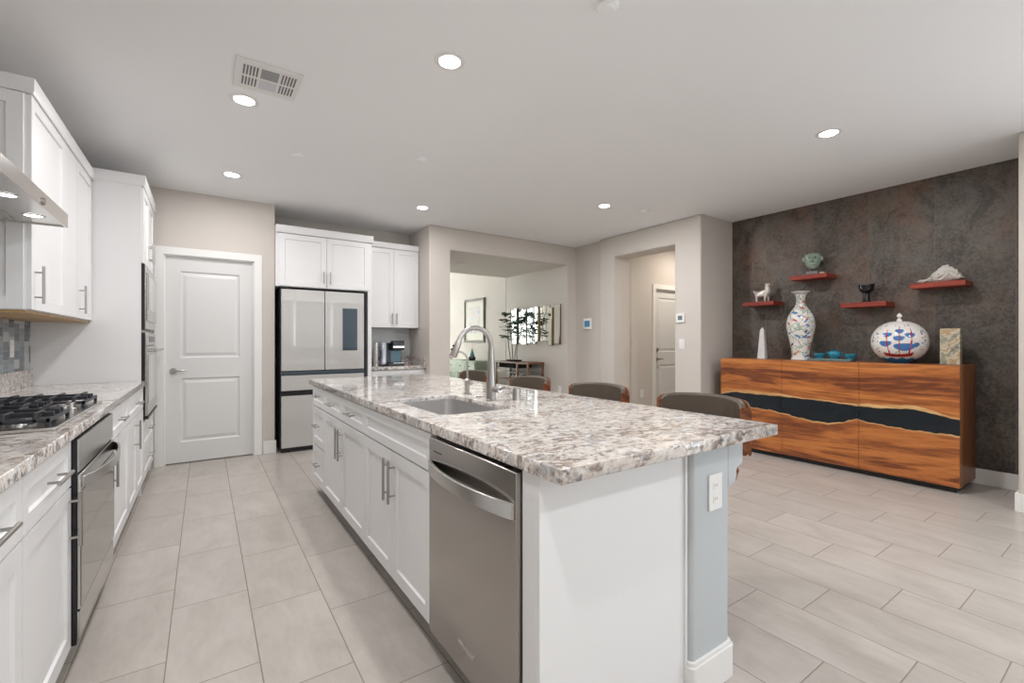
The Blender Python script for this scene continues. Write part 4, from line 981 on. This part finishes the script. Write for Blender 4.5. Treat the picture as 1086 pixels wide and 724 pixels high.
# painted spherical jar
RJ, HJ = 0.208, 0.385
vd = Vector((-5.27, -1.415)).normalized(); va = math.atan2(vd.y, vd.x)
NAVY = flat('cobalt_glaze', (0.05, 0.17, 0.42), 0.12); MAR = flat('oxblood_glaze', (0.38, 0.03, 0.03), 0.12); SEA = flat('ocean_glaze', (0.03, 0.22, 0.48), 0.12)
rj = random.Random(11)
dabs = [(rj.uniform(-PI, PI), rj.uniform(0.10, 0.34), rj.uniform(0, PI), rj.uniform(0.006, 0.013), rj.choice([1, 2, 4, 1, 3])) for _ in range(260)]
def jfn(x, y, z):
    a = (math.atan2(y, x)-va+PI) % (2*PI)-PI
    u = a*RJ*0.93; v = z                      # u grows to the left/right of the painted front
    if v < 0.045+0.006*math.sin(u*60): return 5
    # hull
    if abs(u+0.01) < 0.115 and 0.055+0.9*(u+0.01)**2 < v < 0.082+1.5*(u+0.01)**2: return 2
    # masts
    for mu, v1 in ((-0.075, 0.30), (0.0, 0.33), (0.07, 0.31)):
        if abs(u-mu-(v-0.1)*0.08*(mu/0.07)) < 0.0045 and 0.075 < v < v1:
            # sails drawn over masts
            for sv in (0.27, 0.20):
                pass
            return 2
    for cu, cv, ww, hh in ((-0.085, 0.255, 0.036, 0.02), (-0.095, 0.175, 0.045, 0.026), (0.0, 0.285, 0.032, 0.02), (-0.005, 0.222, 0.038, 0.022), (0.072, 0.25, 0.036, 0.021), (0.035, 0.145, 0.075, 0.033), (0.115, 0.165, 0.022, 0.02)):
        p = (u-cu)/ww; q = (v-cv)/hh - 0.35*p*p
        if p*p+q*q < 1: return 1
    if abs(u) < 0.15 and 0.085 < v < 0.33: 
        if abs((v-0.09)-0.9*(u+0.03)) < 0.003 and v < 0.2: return 3
        return 0
    for sa, sz, ang, rr, mi in dabs:
        du = ((a-sa+PI) % (2*PI)-PI)*RJ*0.9; dv = z-sz
        if abs(du) < 0.02 and abs(dv) < 0.02:
            p = du*math.cos(ang)+dv*math.sin(ang); q = -du*math.sin(ang)+dv*math.cos(ang)
            if (p/rr)**2+(q/(rr*0.4))**2 < 1: return mi
    return 0
prof = [(0.0, 0.0), (0.07, 0.0)]+[(RJ*math.cos(t_)**0.92, HJ/2+HJ/2*math.sin(t_)) for t_ in [math.radians(q) for q in [-68+140*i/110 for i in range(111)]]]+[(0.045, HJ*0.985), (0.0, HJ*0.99)]
r = thing('painted_jar', 'round white jar painted with blue sails and a red ship on the sideboard', 'jar', (XO, 1.415, TZ))
bm = NB(); lathe(bm, prof, seg=200, fn=jfn); build('jar_body', bm, [PW, NAVY, MAR, PG, PK, SEA], r)
bm = NB(); lathe(bm, resample([(0.022, HJ*0.985), (0.018, HJ+0.012), (0.008, HJ+0.022), (0.020, HJ+0.04), (0.016, HJ+0.055), (0.008, HJ+0.066), (0, HJ+0.072)], 3), seg=24); build('lid_knob', bm, LIDW, r)

# banded stone block
k = NT('banded_stone'); v = k.mapping((1, 1, 1), rot=(0.75, 0, 0)); zz = k.xyz(v)[2]
nn = k.noise(k.tc.outputs['Object'], 7, 4, 0.6, 0.6)
wv = k.math('SINE', k.math('ADD', k.math('MULTIPLY', zz, 55.0), k.math('MULTIPLY', nn, 16.0)))
c = k.ramp(k.math('MULTIPLY', k.math('ADD', wv, 1.0), 0.5), [(0.0, (0.34, 0.33, 0.24)), (0.35, (0.56, 0.51, 0.38)), (0.7, (0.66, 0.60, 0.48)), (0.97, (0.50, 0.36, 0.20))])
c = k.mix(k.ramp(k.noise(k.tc.outputs['Object'], 13, 5, 0.6), [(0.58, 0.0), (0.66, 0.85)]), c, (0.12, 0.13, 0.15))
k.link(c, k.b.inputs['Base Color']); k.b.inputs['Roughness'].default_value = 0.2
bm = NB(); bx(bm, (-0.062, -0.062, 0), (0.062, 0.062, 0.305)); o = build('stone_block', bm, k.m, None, 0.002); o.location = (XO, 1.068, TZ); o.rotation_euler = (0, 0, 0.08)
tag(o, 'square banded stone block at the right end of the sideboard', 'stone ornament')

# ------------------------------------------------------------------ floating shelves and figures
SHX = 5.285
def shelf(y0, y1, ztop, label):
    bm = NB(); bx(bm, (SHX, y0, ztop-0.045), (5.529, y1, ztop)); o = build('floating_shelf', bm, REDWOOD, None, 0.0025); tag(o, label, 'shelf', 'red wood floating shelves'); return o
shelf(2.535, 2.885, 1.690, 'red wood floating shelf carrying the animal figurine, leftmost of four')
shelf(2.005, 2.360, 1.940, 'red wood floating shelf carrying the green mask, the highest of four')
shelf(1.520, 1.885, 1.612, 'red wood floating shelf carrying the black pedestal bowl')
shelf(0.982, 1.345, 1.752, 'red wood floating shelf carrying the white shell stone, rightmost of four')

def skin(name, pts, edges, m, parent=None, sub=2):
    me = bpy.data.meshes.new(name); me.from_pydata([p[:3] for p in pts], edges, []); o = bpy.data.objects.new(name, me); COL.objects.link(o)
    sk = o.modifiers.new('skin', 'SKIN'); 
    for i, p in enumerate(pts):
        d = me.skin_vertices[0].data[i]; d.radius = (p[3], p[4] if len(p) > 4 else p[3]); d.use_root = (i == 0)
    s = o.modifiers.new('sub', 'SUBSURF'); s.levels = sub; s.render_levels = sub; sk.use_smooth_shade = True
    dg = bpy.context.evaluated_depsgraph_get(); nm = bpy.data.meshes.new_from_object(o.evaluated_get(dg)); o.modifiers.clear(); o.data = nm
    nm.materials.clear(); nm.materials.append(m)
    for p in nm.polygons: p.use_smooth = True
    if parent: o.parent = parent
    return o
k = NT('silver_cream_glaze'); n_ = k.noise(k.tc.outputs['Object'], 45, 4); k.link(k.ramp(n_, [(0.4, (0.62, 0.56, 0.48)), (0.6, (0.75, 0.72, 0.68)), (0.7, (0.38, 0.30, 0.22))]), k.b.inputs['Base Color']); k.b.inputs['Roughness'].default_value = 0.25; k.b.inputs['Metallic'].default_value = 0.35
# horse-like figurine, body along Y (head towards -Y = right in view)
P = [(0, 0.045, 0.108, 0.046), (0, 0.0, 0.102, 0.042), (0, -0.045, 0.110, 0.046), (0, -0.066, 0.145, 0.034), (0, -0.056, 0.178, 0.027), (0, -0.048, 0.200, 0.020), (0, -0.066, 0.214, 0.014), (0, -0.090, 0.206, 0.009),
     (0.022, -0.055, 0.072, 0.018), (0.024, -0.060, 0.036, 0.011), (0.024, -0.058, 0.006, 0.010), (-0.022, -0.045, 0.072, 0.018), (-0.024, -0.040, 0.036, 0.011), (-0.024, -0.040, 0.006, 0.010),
     (0.022, 0.055, 0.072, 0.020), (0.024, 0.066, 0.038, 0.011), (0.024, 0.058, 0.006, 0.010), (-0.022, 0.048, 0.072, 0.020), (-0.024, 0.054, 0.038, 0.011), (-0.024, 0.044, 0.006, 0.010),
     (0, 0.080, 0.125, 0.012), (0, 0.094, 0.146, 0.008), (0, -0.035, 0.222, 0.004)]
E_ = [(0, 1), (1, 2), (2, 3), (3, 4), (4, 5), (5, 6), (6, 7), (2, 8), (8, 9), (9, 10), (2, 11), (11, 12), (12, 13), (0, 14), (14, 15), (15, 16), (0, 17), (17, 18), (18, 19), (0, 20), (20, 21), (5, 22)]
o = skin('horse_figurine', P, E_, k.m); zmin = min((v.co.z for v in o.data.vertices)); o.location = (5.40, 2.715, 1.690-zmin+0.0003); o.rotation_euler = (0, 0, 0.1)
tag(o, 'pale silvery horse figurine on the left shelf', 'figurine')

# green stone face on a stand
JADE = marble('mottled_green_stone', (0.30, 0.38, 0.30), (0.14, 0.20, 0.16), 22, (0.45, 0.7))
mr = thing('stone_mask', 'mottled green stone face mask on a grey stand on the highest shelf', 'mask', (5.40, 2.185, 1.9403), math.atan2(-2.185, -5.4)+PI/2)
bm = NB(); bx(bm, (-0.085, -0.045, 0.0), (0.055, 0.045, 0.012)); bx(bm, (-0.055, -0.035, 0.012), (0.045, 0.035, 0.042)); build('stand', bm, flat('grey_stand', (0.20, 0.20, 0.20), 0.4), mr, 0.002)
bm = NB(); cyl(bm, (0, 0, 0.04), (0, 0, 0.075), 0.008, 12); build('post', bm, BLACK, mr)
bm = NB(); bmesh.ops.create_uvsphere(bm, u_segments=64, v_segments=48, radius=1.0)
for v in bm.verts:
    x, y, z = v.co
    # front is -y
    wx = 0.078*(1+0.08*z) if z > -0.2 else 0.078*(1+0.08*z)*(1-0.15*(-z-0.2))
    X, Y, Z = x*wx, y*0.055, z*0.108
    if z > 0.55: Z = 0.108*(0.55+(z-0.55)*0.35)
    f = max(0.0, -y)
    def g(cx, cz, sx, sz): return math.exp(-((x-cx)/sx)**2-((z-cz)/sz)**2)
    Y -= f*(0.024*g(0, -0.02, 0.11, 0.26)+0.012*g(0, -0.18, 0.20, 0.09)+0.010*g(0, 0.36, 0.7, 0.09)+0.012*g(0, -0.48, 0.26, 0.07)+0.008*g(0, -0.62, 0.22, 0.06)+0.010*g(0, -0.82, 0.3, 0.14)+0.007*g(0.45, -0.15, 0.25, 0.25)+0.007*g(-0.45, -0.15, 0.25, 0.25))
    Y += f*(0.016*g(0.34, 0.20, 0.15, 0.09)+0.016*g(-0.34, 0.20, 0.15, 0.09)+0.006*g(0, -0.55, 0.24, 0.03))
    v.co = (X, Y, Z+0.165)
hd = build('face', bm, JADE, mr, ang=80)
bm = NB()
for s in (-1, 1):
    lathe(bm, [(0, -0.03), (0.012, -0.024), (0.016, 0.0), (0.014, 0.022), (0, 0.032)], (s*0.080, 0.0, 0.172), 14, sy=0.8)
build('ear', bm, JADE, mr)
bm = NB()
for s in (-1, 1): lathe(bm, [(0, -0.006), (0.008, -0.003), (0.008, 0.003), (0, 0.006)], (s*0.028, -0.046, 0.186), 12)
build('eye', bm, PK, mr)
r3 = boxobj('stone_tag', (-0.022, -0.02, 0), (0.022, 0.02, 0.02), PW, None, 0.005); r3.location = (5.385, 2.085, 1.9402); tag(r3, 'small white stone beside the green mask', 'stone')
# black pedestal bowl
bm = NB(); lathe(bm, resample([(0, 0), (0.038, 0), (0.036, 0.008), (0.028, 0.03), (0.026, 0.085), (0.032, 0.098), (0.052, 0.115), (0.062, 0.145), (0.066, 0.175), (0.062, 0.176), (0.05, 0.13), (0, 0.11)], 4), seg=40)
for i in range(3): bx(bm, (-0.005, -0.068, 0.16), (0.005, -0.056, 0.184)) if i == 0 else None
o = build('pedestal_bowl', bm, flat('polished_black', (0.012, 0.012, 0.013), 0.12)); o.location = (5.40, 1.705, 1.6123); tag(o, 'glossy black footed bowl on its shelf', 'bowl')
# white shell-like stone
bm = NB(); bmesh.ops.create_icosphere(bm, subdivisions=5, radius=1.0)
from mathutils import noise as MN
top = [(-1.0, 0.30), (-0.85, 0.30), (-0.6, 0.34), (-0.35, 0.50), (-0.1, 0.74), (0.15, 1.0), (0.3, 1.05), (0.5, 0.85), (0.75, 0.60), (1.0, 0.42)]
def ti(u):
    for (a, b), (c, d) in zip(top, top[1:]):
        if a <= u <= c: return b+(d-b)*(u-a)/(c-a)
    return 0.3
for v in bm.verts:
    x, y, z = v.co; u = -y          # u: left(-1) .. right(+1) in view
    n = MN.fractal(Vector((x*1.6, y*1.6, z*4.5)), 1.0, 2.0, 5)
    rg = MN.fractal(Vector((x*2+5, y*5, z*3)), 1.0, 2.0, 5)
    h = ti(u)*0.135
    Z = (0.0 + (z+1)/2*h) if z > 0 else (z+1)/2*h*1.0
    k2 = 1+0.30*rg
    v.co = (x*0.055*k2, y*0.15*(1+0.16*n), max(0.0, Z*(1+0.42*n+0.10*MN.noise(Vector((x*9, y*9, z*14))))))
o = build('shell_stone', bm, marble('chalk_white', (0.74, 0.71, 0.66), (0.60, 0.56, 0.50), 20, (0.5, 0.8)), ang=180); o.location = (5.40, 1.165, 1.7523)
tag(o, 'rugged white shell-like stone on the rightmost shelf', 'stone ornament')

# ------------------------------------------------------------------ living room pieces seen through the passage
r = thing('framed_picture', 'framed pale floral print on the living room wall', 'picture', (4.76, 8.385, 1.675), -PI/2)
BRON = flat('bronze_frame', (0.07, 0.052, 0.035), 0.45, 0.2)
bm = NB(); W2, H2 = 0.43, 0.465
bx(bm, (-W2, -0.03, -H2), (W2, -0.001, -H2+0.045)); bx(bm, (-W2, -0.03, H2-0.045), (W2, -0.001, H2)); bx(bm, (-W2, -0.03, -H2+0.045), (-W2+0.05, -0.001, H2-0.045)); bx(bm, (W2-0.05, -0.03, -H2+0.045), (W2, -0.001, H2-0.045)); build('frame', bm, BRON, r, 0.002)
boxobj('mat_board', (-W2+0.05, -0.012, -H2+0.045), (W2-0.05, -0.004, H2-0.045), flat('mat_cream', (0.66, 0.63, 0.55), 0.6), r)
k = NT('floral_print'); n1 = k.noise(k.tc.outputs['Object'], 9, 5); k.link(k.ramp(n1, [(0.35, (0.30, 0.36, 0.42)), (0.45, (0.55, 0.58, 0.58)), (0.55, (0.62, 0.50, 0.45)), (0.65, (0.50, 0.56, 0.50))]), k.b.inputs['Base Color'])
boxobj('print', (-0.24, -0.0135, -0.27), (0.24, -0.0125, 0.30), k.m, r)
# strip mirror
r = thing('strip_mirror', 'wall mirror made of staggered vertical mirror strips above the bar cart', 'mirror', (4.76, 6.255, 1.50), -PI/2)
MIR = flat('mirror_glass', (0.88, 0.90, 0.88), 0.02, 1.0); MED = flat('bronze_edge', (0.20, 0.15, 0.08), 0.3, 0.7)
rm = random.Random(5); n = 15; w0 = 1.37/n
for i in range(n):
    x = -0.685+i*w0; up = 0.30+rm.uniform(-0.03, 0.04); dn = 0.30+rm.uniform(-0.04, 0.04); dpt = rm.choice([0.015, 0.03, 0.045])
    bm = NB(); bx(bm, (x+0.002, -dpt, -dn), (x+w0-0.002, -0.001, up), 1)
    q = 0.006
    A = [bm.verts.new(p) for p in ((x+0.002+q, -dpt-0.004, -dn+q), (x+w0-0.002-q, -dpt-0.004, -dn+q), (x+w0-0.002-q, -dpt-0.004, up-q), (x+0.002+q, -dpt-0.004, up-q))]
    B = [bm.verts.new(p) for p in ((x+0.002, -dpt-0.0005, -dn), (x+w0-0.002, -dpt-0.0005, -dn), (x+w0-0.002, -dpt-0.0005, up), (x+0.002, -dpt-0.0005, up))]
    bm.faces.new(A); [bm.faces.new([B[k_], B[(k_+1) % 4], A[(k_+1) % 4], A[k_]]) for k_ in range(4)]
    build('mirror_strip', bm, [MIR, MED], r, smooth=False)
# bar cart
r = thing('bar_cart', 'dark wood bar cart with wine rack and glass shelf against the living room wall', 'bar cart', (4.405, 6.0, 0))
CW, CD = 0.34, 1.0   # x depth, y length
for xx, yy in ((0, 0), (CW-0.03, 0), (0, CD-0.03), (CW-0.03, CD-0.03), (0, 0.30)):
    boxobj('leg', (xx, yy, 0.06), (xx+0.03, yy+0.03, 0.85), CARTW, r, 0.002)
boxobj('top', (-0.005, -0.005, 0.8505), (CW+0.005, CD+0.005, 0.878), CARTW, r, 0.003)
bm = NB(); bx(bm, (0.0, 0.331, 0.775), (CW, 0.335, 0.85)); 
for i in range(7): yy = 0.34+i*0.088; bx(bm, (0.004, yy, 0.775), (CW-0.04, yy+0.012, 0.85))
bx(bm, (0.004, 0.335, 0.768), (CW-0.04, CD-0.03, 0.775)); build('wine_rack', bm, DARKG, r)
boxobj('glass_shelf', (0.005, 0.031, 0.700), (CW-0.035, CD-0.031, 0.708), flat('dark_glass_shelf', (0.10, 0.14, 0.13), 0.05), r)
boxobj('lower_shelf', (0.0, 0.03, 0.545), (CW-0.03, CD-0.03, 0.565), CARTW, r, 0.002); boxobj('lower_shelf', (0.0, 0.03, 0.22), (CW-0.03, CD-0.03, 0.24), CARTW, r, 0.002)
for xx, yy in ((0.015, 0.015), (CW-0.015, 0.015), (0.015, CD-0.015), (CW-0.015, CD-0.015)):
    bm = NB(); cyl(bm, (xx-0.012, yy, 0.031), (xx+0.012, yy, 0.031), 0.0305, 18); build('wheel', bm, BLACK, r)
for i, yy in enumerate((0.10, 0.17, 0.24, 0.42, 0.52, 0.62)):
    bm = NB(); lathe(bm, [(0.0, 0.0), (0.03, 0.0), (0.03, 0.003), (0.004, 0.008), (0.004, 0.06), (0.026, 0.075), (0.032, 0.10), (0.028, 0.125), (0.026, 0.125), (0.030, 0.10), (0.0, 0.072)], seg=18)
    g_ = build('wine_glass', bm, GLASS); g_.location = (4.50, 6.0+yy, 0.5652); tag(g_, 'clear stemmed glass on the middle shelf of the bar cart', 'glass', 'glasses on the bar cart shelf')
# branches in a low black dish
r = thing('potted_branches', 'tall leafy green branches standing in a low black dish on the bar cart', 'plant', (4.515, 6.56, 0.8785))
bm = NB(); lathe(bm, [(0, 0), (0.10, 0), (0.12, 0.012), (0.125, 0.03), (0.115, 0.03), (0.1, 0.016), (0, 0.014)], seg=30, sx=0.9, sy=1.6); build('dish', bm, BLACK, r)
LEAFM = flat('dark_green_leaf', (0.03, 0.085, 0.035), 0.4); STEM = flat('dark_stem', (0.06, 0.05, 0.035), 0.6)
rl = random.Random(21); st = NB(); lf = NB()
def leaf(bm, p, d, L, Wd):
    d = d.normalized(); s = d.cross(Vector((rl.uniform(-.3, .3), rl.uniform(-.3, .3), 1))).normalized(); nrm = s.cross(d)
    pr = [(0, 0), (0.2, 0.7), (0.5, 1.0), (0.8, 0.6), (1.0, 0.0)]
    L_ = [bm.verts.new(p+d*(L*a)+s*(Wd*b)-nrm*(0.1*L*a*a)+nrm*0.008*b) for a, b in pr]; R_2 = [bm.verts.new(p+d*(L*a)-s*(Wd*b)-nrm*(0.1*L*a*a)+nrm*0.008*b) for a, b in pr[1:-1]]
    M_ = [L_[0]]+[bm.verts.new(p+d*(L*a)-nrm*(0.1*L*a*a)) for a, b in pr[1:-1]]+[L_[-1]]
    LL = L_; RR = [L_[0]]+R_2+[L_[-1]]
    for A in (LL, RR):
        for i in range(4):
            vs = []
            for v in (A[i], A[i+1], M_[i+1], M_[i]):
                if v not in vs: vs.append(v)
            if len(vs) > 2: bm.faces.new(vs)
for (y0_, bend, ht) in ((-0.05, -0.10, 0.80), (0.06, 0.03, 0.93), (0.12, 0.14, 0.76), (-0.12, -0.26, 0.90)):
    pts = []; 
    for i in range(10):
        u = i/9; pts.append(Vector((0.02*math.sin(u*5+y0_*20), y0_+bend*u*u+0.012*math.sin(u*7), 0.012+ht*u)))
    tube(st, pts, [0.007*(1-0.5*i/9) for i in range(10)], 8)
    for q in range(11):
        u = rl.uniform(0.55, 1.0); p = pts[int(u*9)].copy(); a = rl.uniform(0, 2*PI); e = p+Vector((0.06*math.cos(a), 0.11*math.sin(a), rl.uniform(-0.01, 0.09)))
        tube(st, [p, (p+e)/2+Vector((0, 0, 0.01)), e], 0.003, 6)
        for w_ in range(4):
            an = rl.uniform(0, 2*PI); leaf(lf, e, Vector((math.cos(an), math.sin(an), rl.uniform(-0.35, 0.35))), rl.uniform(0.08, 0.13), rl.uniform(0.035, 0.050))
build('stems', st, STEM, r); build('leaves', lf, LEAFM, r)
# sage green cabinet
SAGE = flat('sage_paint', (0.32, 0.37, 0.28), 0.5); SAGED = flat('sage_dark', (0.08, 0.13, 0.07), 0.2)
r = thing('sage_cabinet', 'sage green glazed cabinet against the living room wall under the picture', 'cabinet', (4.395, 8.92, 0), -PI/2); wd = 1.22; d_ = 0.36
bm = NB(); bx(bm, (0, 0, 0.06), (wd, d_, 0.815)); build('body', bm, SAGE, r); boxobj('top', (-0.015, -0.015, 0.8155), (wd+0.01, d_, 0.84), SAGE, r, 0.004)
for i in range(3):
    x = 0.02+i*(wd-0.04)/3; xe = x+(wd-0.04)/3-0.01
    d = boxobj('drawer', (x, -0.018, 0.66), (xe, -0.0005, 0.80), SAGE, r, 0.003); bm = NB(); cyl(bm, ((x+xe)/2, -0.018, 0.73), ((x+xe)/2, -0.04, 0.73), 0.012, 12); build('knob', bm, BLACK, d)
    bm = NB(); shaker_bm(bm, x, xe, 0.09, 0.65, -0.018, 0.05, 0.008); dd = build('door', bm, SAGE, r, smooth=False)
    boxobj('pane', (x+0.055, -0.0115, 0.145), (xe-0.055, -0.0098, 0.595), SAGED, dd)
    bm = NB(); 
    for q in range(1, 4): xx = x+0.055+(xe-x-0.11)*q/4; bx(bm, (xx-0.006, -0.017, 0.145), (xx+0.006, -0.0117, 0.595))
    build('mullion', bm, SAGE, dd)
for xx, yy in ((0.03, 0.03), (wd-0.08, 0.03), (0.03, d_-0.08), (wd-0.08, d_-0.08)): boxobj('leg', (xx, yy, 0), (xx+0.05, yy+0.05, 0.059), SAGE, r)
r = thing('bud_vase', 'small black bowl with a teal bottle neck on the sage cabinet', 'vase', (4.55, 8.13, 0.8402))
bm = NB(); lathe(bm, resample([(0, 0), (0.05, 0), (0.075, 0.04), (0.07, 0.075), (0.05, 0.085)], 3), seg=24); build('bowl', bm, BLACK, r)
bm = NB(); lathe(bm, resample([(0.05, 0.08), (0.042, 0.12), (0.022, 0.17), (0.012, 0.21), (0.016, 0.23), (0, 0.235)], 3), seg=20); build('neck', bm, flat('teal_glass', (0.03, 0.16, 0.15), 0.15), r)
bm = NB(); tube(bm, [(0, 0, 0.22), (0, -0.01, 0.28), (0.005, -0.03, 0.34)], [0.004, 0.004, 0.002], 8); build('stem', bm, flat('peach_twig', (0.6, 0.36, 0.25), 0.6), r)
